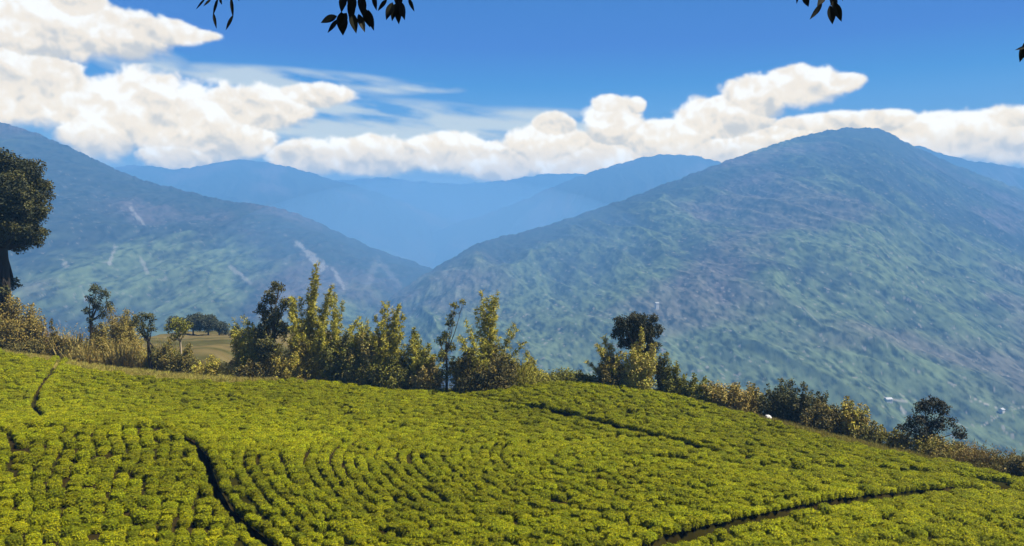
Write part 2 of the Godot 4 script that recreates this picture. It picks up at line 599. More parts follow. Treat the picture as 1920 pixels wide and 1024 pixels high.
# a broadleaf tree or large shrub: trunk, limbs to each lump of the crown. lumps: offsets from the base and radii
func broadleaf(called: String, label: String, category: String, base: Vector3, trunk_r: float, fork: Vector3, lumps: Array, leaf_size: float, density: float, tone: Color, tone2: Color, bark: Color, group := "") -> Node3D:
	var o := thing(called, base, label, category, group)
	var t := Mb.new()
	var foot := Vector3(0, -0.4, 0)
	t.tube(path_pts(foot, fork, Vector3(rng.randf_range(-0.15, 0.15), 0, rng.randf_range(-0.1, 0.1)), 7), taper(trunk_r * 1.25, trunk_r * 0.8, 7), 8, bark)
	for q in lumps:
		var c: Vector3 = q[0]
		var rr: float = q[1]
		t.tube(path_pts(fork, c, Vector3(0, -0.08 * c.distance_to(fork), 0) + rdir() * 0.2, 5), taper(trunk_r * 0.55, trunk_r * 0.12, 5), 5, bark)
		for k in 3:
			var e: Vector3 = c + rdir() * rr * 0.85
			t.tube(path_pts(c.lerp(fork, 0.25), e, rdir() * 0.1, 3), taper(trunk_r * 0.18, trunk_r * 0.05, 3), 3, bark)
	obj("trunk", t.mesh(bark_mat), o)
	var m := Mb.new()
	for q in lumps:
		var c: Vector3 = q[0]
		var rr: float = q[1] * 1.12
		var sub := 9
		for k in sub:
			var d := rdir()
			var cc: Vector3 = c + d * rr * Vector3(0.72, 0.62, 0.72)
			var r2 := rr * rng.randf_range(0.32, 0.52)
			var tn := tone.lerp(tone2, clampf(rng.randf() * 0.8 + 0.25 * d.y, 0.0, 1.0))  # tone2 paints highlights into the crown, more of it on upper lumps
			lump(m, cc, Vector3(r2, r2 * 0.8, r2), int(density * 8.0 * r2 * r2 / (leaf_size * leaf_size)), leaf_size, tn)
		lump(m, c, Vector3(rr, rr * 0.85, rr) * 0.75, int(density * 5.0 * rr * rr / (leaf_size * leaf_size)), leaf_size, tone)
	obj("crown", m.mesh(leaf_mat), o)
	return o


# lumps filling an egg of the given width and height, standing on y0
func egg(w: float, h: float, y0: float, count: int, r: float) -> Array:
	var out := []
	for k in count:
		var d := rdir() * pow(rng.randf(), 0.4)
		var y := y0 + h * 0.5 + d.y * (h * 0.5 - r * 0.5)
		var narrow := 1.0 - 0.25 * absf(d.y)
		out.append([Vector3(d.x * (w * 0.5 - r * 0.4) * narrow, y, d.z * (w * 0.5 - r * 0.4) * narrow * 0.8), r * rng.randf_range(0.75, 1.25)])
	return out


# a shrub of many stems with leaves to the ground
func shrub(label: String, base: Vector3, w: float, h: float, tone: Color, tone2: Color, leaf_size := 0.22, loose := 0.35, category := "shrub", called := "shrub") -> Node3D:
	var o := thing(called, base, label, category)
	var t := Mb.new()
	var m := Mb.new()
	w *= 1.35
	var stems := int(clampf(w * 4.0, 6, 24))
	for k in stems:
		var a := rng.randf() * TAU
		var out := Vector3(cos(a), 0, sin(a) * 0.75)
		var spread := sqrt(rng.randf())
		var reach := w * 0.5 * spread
		var tall := h * (1.0 - 0.5 * spread * spread) * rng.randf_range(0.6, 1.12)
		var foot := out * reach * 0.45 - Vector3(0, 0.2, 0)
		var tip := out * reach + Vector3(0, tall, 0)
		var n := 6
		var pts := path_pts(foot, tip, out * -0.1 * reach + rdir() * 0.1, n)
		t.tube(pts, taper(0.035 + 0.006 * h, 0.008, n), 4, col(0.12, 0.09, 0.045))
		var steps := int(tall / (leaf_size * 1.2)) + 2
		for s in steps:
			var f := lerpf(0.12, 1.0, (s + rng.randf()) / steps)
			var i := mini(int(f * (n - 1)), n - 2)
			var q := pts[i].lerp(pts[i + 1], f * (n - 1) - i)
			var r := (0.22 + 0.13 * w) * loose * 1.6 * lerpf(1.35, 0.3, f * f) * rng.randf_range(0.6, 1.25)
			q += rdir() * r * 0.8
			lump(m, q, Vector3(r, r * 1.1, r), int(15.0 * (r / leaf_size) + 9), leaf_size, tone.lerp(tone2, rng.randf() * (0.4 + 0.6 * f)), 0.35)
	obj("stems", t.mesh(bark_mat), o)
	obj("foliage", m.mesh(leaf_mat), o)
	return o


# a clump of arching culms with drooping sprays of narrow leaves
func bamboo(label: String, base: Vector3, w: float, h: float, culms: int, tone: Color, tone2: Color, lean := Vector3.ZERO, fullness := 1.0) -> Node3D:
	var o := thing("bamboo_clump", base, label, "bamboo")
	for k in culms:
		var a := TAU * (k + rng.randf() * 0.8) / culms
		var out := Vector3(cos(a), 0, sin(a) * 0.8)
		var spread := rng.randf_range(0.1, 1.25)
		var tall := h * (1.13 - 0.38 * spread) * rng.randf_range(0.85, 1.03)
		var n := 9
		var pts := PackedVector3Array()
		for i in n:
			var t := float(i) / (n - 1)
			var reach := w * 0.5 * spread * (0.22 + 0.78 * pow(t, 1.7))
			pts.append(out * reach + lean * t * t + Vector3(0, tall * (t - 0.10 * pow(t, 5.0) * spread) - 0.3, 0))
		var c := Mb.new()
		c.tube(pts, taper(0.06, 0.012, n), 5, vary(col(0.14, 0.14, 0.04), 0.25))
		var culm := obj("culm", c.mesh(bark_mat), o)
		var m := Mb.new()
		var steps := int(tall * 3.2 * fullness)
		for s in steps:
			var f := lerpf(0.1, 1.0, pow((s + rng.randf()) / steps, 0.9))
			var i := mini(int(f * (n - 1)), n - 2)
			var q := pts[i].lerp(pts[i + 1], f * (n - 1) - i)
			var arm := (out * 0.5 + rdir()).normalized()
			arm.y = rng.randf_range(-0.1, 0.55)
			var ln := rng.randf_range(0.25, 1.15) * lerpf(1.5, 0.22, f) * (0.5 + 0.06 * h)
			var tn := tone.lerp(tone2, rng.randf())
			for g in int(lerpf(40, 12, f) * fullness) + 2:
				var e := q + arm * ln * rng.randf_range(0.1, 1.0) + rdir() * 0.1
				var d := (arm * 0.7 + rdir() * 0.75 + Vector3(0, -0.35, 0)).normalized()
				m.leaf(e, d, d.cross(rdir()).normalized(), rng.randf_range(0.28, 0.55), 0.085, vary(tn, 0.35))
		obj("leaves", m.mesh(leaf_mat), culm)
	return o


# dry brush and tall grass: upright fans of thin stalks
func brush(label: String, base: Vector3, w: float, h: float, tone: Color, tone2: Color, count: int, called := "dry_brush", category := "brush") -> Node3D:
	var m := Mb.new()
	for k in count:
		var a := rng.randf() * TAU
		var r := sqrt(rng.randf())
		var foot := Vector3(cos(a) * r * w * 0.5, -0.15, sin(a) * r * w * 0.3)
		var tall := h * rng.randf_range(0.4, 1.0) * (1.0 - 0.45 * r * r)
		var d := (Vector3(cos(a) * r, 0, sin(a) * r) * 0.35 + Vector3(rng.randf_range(-0.3, 0.3), 1.0, rng.randf_range(-0.3, 0.3))).normalized()
		var tn := vary(tone.lerp(tone2, rng.randf()), 0.3)
		var side := d.cross(rdir()).normalized()
		m.leaf(foot, d, side, tall * 0.8, 0.04, tn)
		for g in 9:
			var q := foot + d * tall * rng.randf_range(0.3, 0.95)
			var e := (d * 0.8 + rdir()).normalized()
			m.leaf(q, e, e.cross(rdir()).normalized(), rng.randf_range(0.12, 0.32), 0.07, vary(tn, 0.3))
	var o := obj(called, m.mesh(leaf_mat), self, base)
	tag(o, label, category)
	return o


# ---------------------------------------------------------------- tea
func tea_mesh(seed_: int, leaves: int, tint: float, hue: float) -> ArrayMesh:
	var r := RandomNumberGenerator.new()
	r.seed = seed_
	rng.seed = seed_ * 31
	var m := Mb.new()
	# a dense dome of old leaf, uneven, flat-topped as plucked tea is
	var nu := 14
	var nv := 6
	var pts: Array[PackedVector3Array] = []
	for j in nv + 1:
		var row := PackedVector3Array()
		for i in nu:
			var a := TAU * i / nu
			var t := float(j) / nv * 1.75
			var dir := Vector3(cos(a) * sin(t), cos(t), sin(a) * sin(t))
			row.append(tea_shape(dir, seed_) * 0.9)
		pts.append(row)
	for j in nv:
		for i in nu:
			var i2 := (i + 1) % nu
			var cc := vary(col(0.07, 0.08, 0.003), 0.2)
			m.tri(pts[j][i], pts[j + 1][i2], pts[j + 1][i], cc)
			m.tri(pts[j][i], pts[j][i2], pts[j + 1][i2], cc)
	for k in leaves:
		var d := rdir()
		d.y = absf(d.y) * 1.1 - 0.22
		d = d.normalized()
		var q := tea_shape(d, seed_) * rng.randf_range(0.88, 1.03)
		var out := Vector3(d.x * 0.8, signf(d.y) * d.y * d.y * 1.6, d.z * 0.8).normalized()
		var face := (out * 0.9 + rdir() * 0.5 + Vector3(0, 0.35, 0)).normalized()
		var o := face.cross(rdir()).normalized()
		var s := rng.randf_range(0.09, 0.17)
		var young := rng.randf() < 0.6
		m.leaf(q, o, o.cross(face).normalized(), s, s * 0.55, vary(col(0.225 * hue, 0.230, 0.003, tint) if young else col(0.125 * hue, 0.145, 0.003, tint), 0.2))
	return m.mesh(tea_mat)


func tea_shape(d: Vector3, seed_: int) -> Vector3:
	var lumpy := 1.0 + 0.16 * noise_b.get_noise_3d(d.x * 30.0 + seed_ * 50.0, d.y * 30.0, d.z * 30.0) + 0.10 * noise_b.get_noise_3d(d.x * 80.0, d.y * 80.0 + seed_ * 50.0, d.z * 80.0)
	var r2 := d.x * d.x + d.z * d.z
	var flat := d / pow(r2 * r2 + pow(d.y, 4.0), 0.25) * Vector3(0.49, 0.50, 0.49)
	return flat * lumpy + Vector3(0, 0.30, 0)


func on_grid(poly: PackedVector2Array, dir: Vector2, row_gap: float, step: float, out: Array[Vector3]) -> void:
	var across := Vector2(-dir.y, dir.x)
	var mid := Vector2.ZERO
	for p in poly: mid += p / poly.size()
	for j in range(-140, 141):
		var shift := rng.randf() * step
		for i in range(-165, 166):
			var a := j * row_gap + noise_a.get_noise_2d(i * step * 1.4, j * row_gap * 1.4) * 1.6
			var p := mid + dir * (i * step + shift + rng.randf_range(-0.18, 0.18)) + across * (a + rng.randf_range(-0.10, 0.10))
			if Geometry2D.is_point_in_polygon(p, poly): out.append(Vector3(p.x, atan2(dir.y, dir.x), p.y))


func _ready() -> void:
	# ------------------------------------------------ camera, sky, sun, exposure
	var cam := Camera3D.new()
	cam.name = "camera"
	cam.fov = rad_to_deg(2.0 * atan(512.0 / F))
	cam.basis = cam_basis
	cam.near = 0.05
	cam.far = 30000.0
	add_child(cam)
	cam.current = true
	var sky_mat := PanoramaSkyMaterial.new()
	sky_mat.panorama = sky_panorama()
	var env := Environment.new()
	env.background_mode = Environment.BG_SKY
	env.sky = Sky.new()
	env.sky.sky_material = sky_mat
	env.tonemap_mode = Environment.TONE_MAPPER_LINEAR
	env.tonemap_exposure = EXPOSURE
	env.sdfgi_enabled = true
	env.ssao_enabled = true
	env.ssil_enabled = true
	env.fog_enabled = true
	env.fog_density = HAZE
	env.fog_light_color = HAZE_HUE.linear_to_srgb()
	env.volumetric_fog_enabled = true
	env.volumetric_fog_density = 0.0
	var we := WorldEnvironment.new()
	we.name = "world_environment"
	we.environment = env
	add_child(we)
	var sun := DirectionalLight3D.new()
	sun.name = "sun"
	sun.light_energy = 1.6
	sun.light_color = Color(1.0, 0.96, 0.88)
	sun.light_angular_distance = 0.5
	sun.shadow_enabled = true
	add_child(sun)
	sun.look_at_from_position(Vector3.ZERO, -Vector3(0.52, 0.82, 0.02))

	noise_a.seed = 3; noise_a.frequency = 0.02; noise_a.fractal_octaves = 4
	noise_b.seed = 8; noise_b.frequency = 0.03; noise_b.fractal_octaves = 3
	noise_c.seed = 21; noise_c.frequency = 0.03; noise_c.fractal_octaves = 2
	noise_r.seed = 14; noise_r.frequency = 0.0022; noise_r.fractal_type = FastNoiseLite.FRACTAL_RIDGED; noise_r.fractal_octaves = 3; noise_r.fractal_gain = 0.4
	bark_mat = veg_mat("bark", 0.9)
	leaf_mat = veg_mat("leaves", 0.6, 0.35)
	tea_mat = veg_mat("tea_leaves", 0.6, 0.3, 0.15)
	wall_mat = StandardMaterial3D.new()
	wall_mat.albedo_color = Color(0.40, 0.39, 0.37).linear_to_srgb()
	wall_mat.roughness = 0.9
	roof_mat = StandardMaterial3D.new()
	roof_mat.albedo_color = Color(0.22, 0.23, 0.24).linear_to_srgb()
	roof_mat.roughness = 0.6
	build_tps()
	cache_hill()

	ditch_line = outline(ditch)
	row_gap_line = outline(row_line)
	left_gap_line = outline(left_line)
	cut(ditch_line, 0.55, 0.5, 0.42)
	cut(row_gap_line, 0.5, 0.4, 0.34)
	cut(left_gap_line, 0.42, 0.35, 0.0)
	land()
	tea_garden()
	ridge_plants()
	overhanging_tree()
	valley_mist()


var wall_mat: StandardMaterial3D
var roof_mat: StandardMaterial3D


func house(where: Vector3, size: Vector3, turn: float, label: String) -> void:
	var o := thing("house", where, label, "house", "houses on the far slope")
	o.rotation.y = turn
	var w := Mb.new()
	var x := size.x * 0.5
	var z := size.z * 0.5
	var c := [Vector3(-x, -3, -z), Vector3(x, -3, -z), Vector3(x, -3, z), Vector3(-x, -3, z)]
	var up := Vector3(0, size.y + 3.0, 0)
	for k in 4:
		var a: Vector3 = c[k]
		var b: Vector3 = c[(k + 1) % 4]
		w.tri(a, a + up, b + up, Color(1, 1, 1))
		w.tri(a, b + up, b, Color(1, 1, 1))
	for s: float in [-1.0, 1.0]:
		w.tri(Vector3(x * s, size.y, -z), Vector3(x * s, size.y + size.z * 0.3, 0), Vector3(x * s, size.y, z), Color(1, 1, 1))
	obj("wall", w.mesh(wall_mat), o)
	var r := Mb.new()
	var e := x + 0.5
	for s: float in [-1.0, 1.0]:
		var low := Vector3(0, size.y - 0.25, (z + 0.5) * s)
		var top := Vector3(0, size.y + size.z * 0.3 + 0.1, 0)
		r.tri(low - Vector3(e, 0, 0), top - Vector3(e, 0, 0), top + Vector3(e, 0, 0), Color(1, 1, 1))
		r.tri(low - Vector3(e, 0, 0), top + Vector3(e, 0, 0), low + Vector3(e, 0, 0), Color(1, 1, 1))
	obj("roof", r.mesh(roof_mat), o)
	var d := Mb.new()
	d.tri(Vector3(-0.6, 0, z + 0.03), Vector3(-0.6, 2.1, z + 0.03), Vector3(0.6, 2.1, z + 0.03), Color(1, 1, 1))
	d.tri(Vector3(-0.6, 0, z + 0.03), Vector3(0.6, 2.1, z + 0.03), Vector3(0.6, 0, z + 0.03), Color(1, 1, 1))
	obj("door", d.mesh(bark_mat), o)


func land() -> void:
	# the hill of the tea garden
	var xs := PackedFloat32Array()
	var zs := PackedFloat32Array()
	var s := -700.0
	while s < 700.0:
		xs.append(s)
		s += (0.45 if absf(s) < 62.0 else 1.1) + maxf(absf(s) - 85.0, 0.0) * 0.12
	s = 60.0
	while s > -760.0:
		zs.append(s)
		s -= (0.4 if s < -34.0 and s > -100.0 else 1.1) + maxf(-s - 125.0, 0.0) * 0.12
	var ver := PackedVector3Array()
	var cs := PackedColorArray()
	for z in zs:
		for x in xs:
			var y := hill(x, z)
			ver.append(Vector3(x, y, z))
			var k := Vector3(0.020, 0.015, 0.005).lerp(Vector3(0.016, 0.016, 0.003), smoothstep(-0.2, 0.3, noise_a.get_noise_2d(x * 4.0, z * 4.0)))
			if z < -55.0:
				var rim := spline(edge, clampf(pixel(Vector3(x, y, z)).x, -60.0, 1960.0))
				k = k.lerp(Vector3(0.22, 0.185, 0.055), smoothstep(rim.z - 1.0, rim.z + 0.4, -z) * 0.8)
			k *= 1.0 + 0.4 * noise_b.get_noise_2d(x * 12.0, z * 12.0)
			cs.append(col(k.x, k.y, k.z))
	tag(obj("ground", grid_mesh(ver, cs, xs.size(), zs.size())), "soil and dry grass of the tea hillside", "", "", "structure")
	# the meadow knoll beyond the left end of the ridge
	ver = PackedVector3Array()
	cs = PackedColorArray()
	for j in 60:
		for i in 60:
			var x := -125.0 + i * 1.6
			var z := -138.0 - j * 2.2
			var e := maxf(maxf(absf(x + 75.0) - 16.0, 0.0) / 12.0, maxf(absf(z + 196.0) - 44.0, 0.0) / 14.0)
			var y := -20.2 - (-z - 150.0) * 0.058 - e * e * 8.0 + noise_a.get_noise_2d(x * 2.0, z * 2.0) * 0.9
			ver.append(Vector3(x, y, z))
			var band := noise_a.get_noise_2d(x * 0.6 + 70.0, z * 4.0)
			var k := Vector3(0.092, 0.075, 0.032).lerp(Vector3(0.045, 0.044, 0.016), smoothstep(-0.1, 0.35, band)) * (1.0 + 0.4 * noise_b.get_noise_2d(x * 8.0, z * 8.0))
			cs.append(col(k.x, k.y, k.z))
	tag(obj("meadow", grid_mesh(ver, cs, 60, 60)), "dry brown meadow on the knoll behind the ridge", "", "", "structure")
	# valley floor out to the horizon
	ver = PackedVector3Array()
	cs = PackedColorArray()
	for j in 60:
		for i in 60:
			var x := -11000.0 + i * 373.0
			var z := 1500.0 - j * 220.0
			ver.append(Vector3(x, -470.0 + noise_a.get_noise_2d(x * 0.05, z * 0.05) * 20.0 - (200.0 if z > 0.0 else 0.0), z))
			cs.append(col(0.06, 0.075, 0.035))
	tag(obj("valley_floor", grid_mesh(ver, cs, 60, 60)), "valley floor below the hills", "", "", "structure")

	mountain("mountain", "high forested mountain on the right with a rounded summit", [
		Vector3(700, 575, 1944), Vector3(800, 512, 2052), Vector3(850, 482, 2124), Vector3(900, 455, 2196), Vector3(1000, 430, 2340), Vector3(1100, 398, 2484), Vector3(1200, 363, 2628), Vector3(1300, 325, 2736), Vector3(1400, 288, 2844), Vector3(1480, 262, 2916), Vector3(1560, 243, 2988), Vector3(1610, 239, 3024),
		Vector3(1650, 243, 3038), Vector3(1690, 263, 3046), Vector3(1730, 283, 3053), Vector3(1800, 313, 3060), Vector3(1900, 350, 3060), Vector3(2000, 385, 3060), Vector3(2150, 440, 3024), Vector3(2400, 520, 2880)],
		1000.0, 750.0, -300.0, 1000, 520, 55.0, Vector2(0.32, 0.947), 0.92, [
		[Vector2(1820, 745), Vector2(1885, 772), 1.2, 0.8], [Vector2(1885, 772), Vector2(1840, 800), 1.1, 0.6], [Vector2(1885, 772), Vector2(1930, 760), 1.1, 0.5], [Vector2(1665, 748), Vector2(1700, 752), 2.0, 0.6], [Vector2(1690, 765), Vector2(1695, 775), 4.0, 0.6],
		[Vector2(1540, 610), Vector2(1500, 570), 1.8, 0.25]], 1, 0.0, [
		[Vector2(1233, 580), Vector3(6.5, 12.0, 6.0), 0.3, "tall white house on the far slope above the round-topped dark tree"],
		[Vector2(1672, 752), Vector3(9.0, 4.0, 6.0), 0.2, "low pale house on the far slope left of the dark slope tree"],
		[Vector2(1886, 772), Vector3(7.0, 4.0, 6.0), 0.6, "pale house where the hill tracks meet at the right edge"]])
	mountain("mountain", "blue forested mountain slope on the left with pale landslide scars", [
		Vector3(-420, 185, 2340), Vector3(-200, 190, 2340), Vector3(0, 229, 2340), Vector3(60, 246, 2356), Vector3(120, 270, 2371), Vector3(200, 308, 2402), Vector3(270, 338, 2418), Vector3(340, 355, 2434), Vector3(420, 375, 2457), Vector3(500, 386, 2480), Vector3(560, 402, 2496), Vector3(640, 438, 2512), Vector3(720, 472, 2527), Vector3(800, 500, 2543), Vector3(900, 545, 2543), Vector3(1000, 600, 2496)],
		1050.0, 1200.0, -270.0, 700, 340, 45.0, Vector2(-0.30, 0.95), 0.9, [
		[Vector2(246, 392), Vector2(270, 420), 4.0, 0.45], [Vector2(216, 465), Vector2(205, 495), 4.5, 0.5], [Vector2(262, 480), Vector2(275, 510), 4.0, 0.35], [Vector2(120, 488), Vector2(122, 495), 6.0, 0.45],
		[Vector2(560, 460), Vector2(605, 500), 8.0, 0.5], [Vector2(625, 505), Vector2(645, 540), 4.5, 0.5], [Vector2(705, 492), Vector2(690, 530), 9.0, 0.22], [Vector2(715, 495), Vector2(750, 535), 6.0, 0.22], [Vector2(430, 500), Vector2(470, 530), 4.0, 0.35], [Vector2(150, 540), Vector2(160, 560), 4.0, 0.4]], 2, 0.35)
	mountain("mountain", "hazy blue ridge behind the left mountain, its crest meeting the clouds", [
		Vector3(-100, 330, 5040), Vector3(150, 325, 5040), Vector3(250, 310, 5040), Vector3(340, 316, 5040), Vector3(440, 300, 5040), Vector3(500, 304, 5040), Vector3(560, 317, 5040), Vector3(640, 342, 5090), Vector3(700, 358, 5141), Vector3(770, 385, 5191), Vector3(840, 415, 5242), Vector3(920, 460, 5292), Vector3(1000, 520, 5342)],
		2700.0, 3000.0, -420.0, 300, 140, 50.0, Vector2(0.3, 0.95), 0.9, [], 3, 1.0)
	mountain("mountain", "hazy blue ridge left of the high right mountain", [
		Vector3(700, 520, 4816), Vector3(800, 445, 4816), Vector3(850, 420, 4816), Vector3(900, 405, 4861), Vector3(980, 376, 4906), Vector3(1050, 345, 4952), Vector3(1130, 315, 4997), Vector3(1200, 297, 4997), Vector3(1260, 289, 4997), Vector3(1330, 298, 4997), Vector3(1420, 330, 4997), Vector3(1550, 380, 4997)],
		2900.0, 3300.0, -420.0, 300, 140, 50.0, Vector2(-0.3, 0.95), 0.9, [], 4, 1.0)
	mountain("mountain", "low crest showing to the right of the high summit", [
		Vector3(1600, 300, 4240), Vector3(1680, 282, 4240), Vector3(1725, 274, 4240), Vector3(1760, 288, 4240), Vector3(1850, 306, 4240), Vector3(1930, 317, 4240), Vector3(2050, 325, 4240), Vector3(2300, 340, 4240)],
		3600.0, 3600.0, -100.0, 200, 60, 60.0, Vector2(0.3, 0.95), 0.9, [], 5, 1.0)
	mountain("mountain", "farthest pale blue range closing the valley below the clouds", [
		Vector3(450, 345, 6350), Vector3(560, 335, 6350), Vector3(640, 338, 6350), Vector3(720, 333, 6350), Vector3(800, 341, 6350), Vector3(880, 344, 6350), Vector3(950, 338, 6350), Vector3(1030, 326, 6350), Vector3(1120, 330, 6350), Vector3(1250, 340, 6350)],
		5100.0, 5100.0, -450.0, 240, 90, 50.0, Vector2(0.1, 1.0), 0.9, [], 6, 1.0)
	mountain("mountain", "pale blue spur descending to the middle of the valley", [
		Vector3(550, 330, 5767), Vector3(640, 342, 5767), Vector3(720, 368, 5767), Vector3(790, 392, 5767), Vector3(850, 416, 5767), Vector3(930, 450, 5767)],
		4900.0, 4900.0, -450.0, 160, 60, 40.0, Vector2(0.5, 0.85), 0.9, [], 7, 1.0)


func valley_mist() -> void:
	var fog := FogVolume.new()
	fog.name = "valley_mist"
	fog.shape = RenderingServer.FOG_VOLUME_SHAPE_ELLIPSOID
	var fm := FogMaterial.new()
	fm.density = 0.00032
	fm.albedo = Color(0.24, 0.52, 0.95).linear_to_srgb()
	fog.material = fm
	add_child(fog)
	fog.size = Vector3(1700, 760, 2900)
	fog.position = at(850, 540, 2900)
	tag(fog, "pale blue mist lying in the valley between the mountains", "mist", "", "stuff")


func grid_mesh(ver: PackedVector3Array, cs: PackedColorArray, nx: int, nz: int) -> ArrayMesh:
	var nor := PackedVector3Array()
	var idx := PackedInt32Array()
	for j in nz:
		for i in nx:
			var m := (ver[j * nx + mini(i + 1, nx - 1)] - ver[j * nx + maxi(i - 1, 0)]).cross(ver[mini(j + 1, nz - 1) * nx + i] - ver[maxi(j - 1, 0) * nx + i]).normalized()
			nor.append(m if m.y > 0 else -m)
			if i < nx - 1 and j < nz - 1:
				var o := j * nx + i
				idx.append(o); idx.append(o + nx); idx.append(o + 1)
				idx.append(o + 1); idx.append(o + nx); idx.append(o + nx + 1)
	var arr := []
	arr.resize(Mesh.ARRAY_MAX)
	arr[Mesh.ARRAY_VERTEX] = ver
	arr[Mesh.ARRAY_NORMAL] = nor
	arr[Mesh.ARRAY_COLOR] = cs
	arr[Mesh.ARRAY_INDEX] = idx
	var am := ArrayMesh.new()
	am.add_surface_from_arrays(Mesh.PRIMITIVE_TRIANGLES, arr)
	am.surface_set_material(0, veg_mat("earth", 1.0, 0.0, 0.0))
	return am


func tea_garden() -> void:
	rng.seed = 4
	var foot_path: Array[Vector2] = [Vector2(322, 802), Vector2(352, 815), Vector2(378, 838), Vector2(392, 870), Vector2(402, 905), Vector2(425, 940), Vector2(462, 975), Vector2(505, 1010), Vector2(560, 1065)]
	var edge_line: Array[Vector2] = [Vector2(-20, 792), Vector2(15, 808), Vector2(26, 832)]
	var gaps := [[outline(foot_path), 1.05, 0.66], [ditch_line, 1.12, 0.74], [row_gap_line, 1.0, 0.64], [left_gap_line, 0.92, 0.56], [outline(edge_line), 0.8, 0.5]]
	# the trodden earth of the footpath
	var ver := PackedVector3Array()
	var cs := PackedColorArray()
	var trod: PackedVector2Array = gaps[0][0]
	for i in trod.size() * 4 - 3:
		var a := trod[i / 4]
		var b := trod[mini(i / 4 + 1, trod.size() - 1)]
		var p := a.lerp(b, (i % 4) / 4.0)
		var n := (trod[trod.size() - 1] - trod[0] if a == b else b - a).orthogonal().normalized()
		for j in 5:
			var q := p + n * (j - 2) * 0.13 * (1.0 + 0.4 * noise_a.get_noise_2d(i * 9.0, j * 40.0))
			ver.append(Vector3(q.x, hill(q.x, q.y) + 0.03 + 0.03 * absf(j - 2) * noise_c.get_noise_2d(i * 7.0, j * 30.0), q.y))
			var k := 1.0 + 0.5 * noise_b.get_noise_2d(q.x * 30.0, q.y * 30.0)
			cs.append(col(0.085 * k, 0.070 * k, 0.016 * k))
	tag(obj("footpath", grid_mesh(ver, cs, 5, trod.size() * 4 - 3)), "narrow brown footpath between the tea rows", "", "", "structure")
	# the blocks, as outlines on the ground
	var a_px: Array[Vector2] = [Vector2(-190, 797), Vector2(0, 795), Vector2(322, 800)]
	a_px.append_array(foot_path)
	a_px.append_array([Vector2(400, 1085), Vector2(0, 1085), Vector2(-230, 1080)])
	var block_a := outline(a_px)
	var e_px: Array[Vector2] = ditch.duplicate()
	e_px.append_array([Vector2(2050, 905), Vector2(2150, 1000), Vector2(2100, 1085), Vector2(1500, 1085), Vector2(1120, 1085)])
	var block_e := outline(e_px)
	var d_px: Array[Vector2] = row_line.duplicate()
	d_px.append_array([Vector2(1500, 865), Vector2(1800, 880), Vector2(1990, 905), Vector2(1990, 898), Vector2(1880, 884), Vector2(1750, 860), Vector2(1600, 829), Vector2(1450, 789), Vector2(1300, 746), Vector2(1150, 717), Vector2(1060, 713), Vector2(980, 720), Vector2(930, 730)])
	var block_d := outline(d_px)
	var c_px: Array[Vector2] = [Vector2(-190, 792), Vector2(0, 790), Vector2(330, 794), Vector2(620, 800), Vector2(800, 775), Vector2(945, 748), Vector2(930, 730), Vector2(880, 731), Vector2(750, 728), Vector2(600, 713), Vector2(450, 713), Vector2(290, 705), Vector2(150, 687), Vector2(0, 655), Vector2(-190, 632)]
	var block_c := outline(c_px)
	var b_px: Array[Vector2] = [Vector2(330, 797)]
	b_px.append_array(foot_path)
	b_px.append_array([Vector2(800, 1085), Vector2(1120, 1062)])
	b_px.append_array(ditch)
	b_px.append_array([Vector2(1990, 903), Vector2(1800, 880), Vector2(1500, 865), Vector2(1390, 852), Vector2(1270, 825), Vector2(1080, 779), Vector2(945, 750), Vector2(800, 777), Vector2(620, 802)])
	var block_b := outline(b_px)
	var spots: Array[Vector3] = []          # x, turn of the row, z
	# near left: rows running up the slope, fanning out from below the camera
	var fan := Vector2(1.0, 14.0)
	for k in range(-110, 30):
		var phi := k * 0.78 / 64.0
		for j in 62:
			var r := 44.0 + j * 0.66 + rng.randf_range(-0.3, 0.3)
			var ph := phi + noise_a.get_noise_2d(j * 3.0, k * 4.0) * 0.010 + rng.randf_range(-0.0018, 0.0018)
			var p := fan + Vector2(sin(ph), -cos(ph)) * r
			if Geometry2D.is_point_in_polygon(p, block_a): spots.append(Vector3(p.x, ph, p.y))
	# middle: rows curving round the shoulder of the hill, then running straight to the right
	var hub := Vector2(9.0, -61.0)
	for k in range(0, 106):
		var rad := 0.9 + k * 0.75
		var arc := PI * rad
		var shift := rng.randf() * 0.68
		var t := shift
		while t < arc + 100.0:
			var p := Vector2.ZERO
			var turn := 0.0
			var rr := rad + noise_a.get_noise_2d(t * 1.6, k * 3.0) * 1.3 + rng.randf_range(-0.10, 0.10)
			if t < 50.0:
				p = hub + Vector2(50.0 - t, rr)
			elif t < 50.0 + arc:
				var a := (t - 50.0) / rad
				p = hub + Vector2(-sin(a), cos(a)) * rr
				turn = a
			else:
				p = hub + Vector2(t - 50.0 - arc, -rr)
			if Geometry2D.is_point_in_polygon(p, block_b): spots.append(Vector3(p.x, turn, p.y))
			t += 0.62 + rng.randf_range(-0.16, 0.16)
	on_grid(block_c, (on_field(700, 770) - on_field(100, 745)).normalized(), 0.74, 0.64, spots)
	on_grid(block_d, (on_field(1270, 825) - on_field(945, 750)).normalized(), 0.74, 0.64, spots)
	on_grid(block_e, (on_field(1700, 924) - on_field(1400, 974)).normalized(), 0.75, 0.64, spots)
	var kept: Array[Vector3] = []
	for q in spots:
		var p := Vector2(q.x, q.z)
		var clear := true
		for g in gaps:
			var line: PackedVector2Array = g[0]
			if line_distance(p, line) < float(g[1]): clear = false
		if clear and rng.randf() > 0.05: kept.append(q)
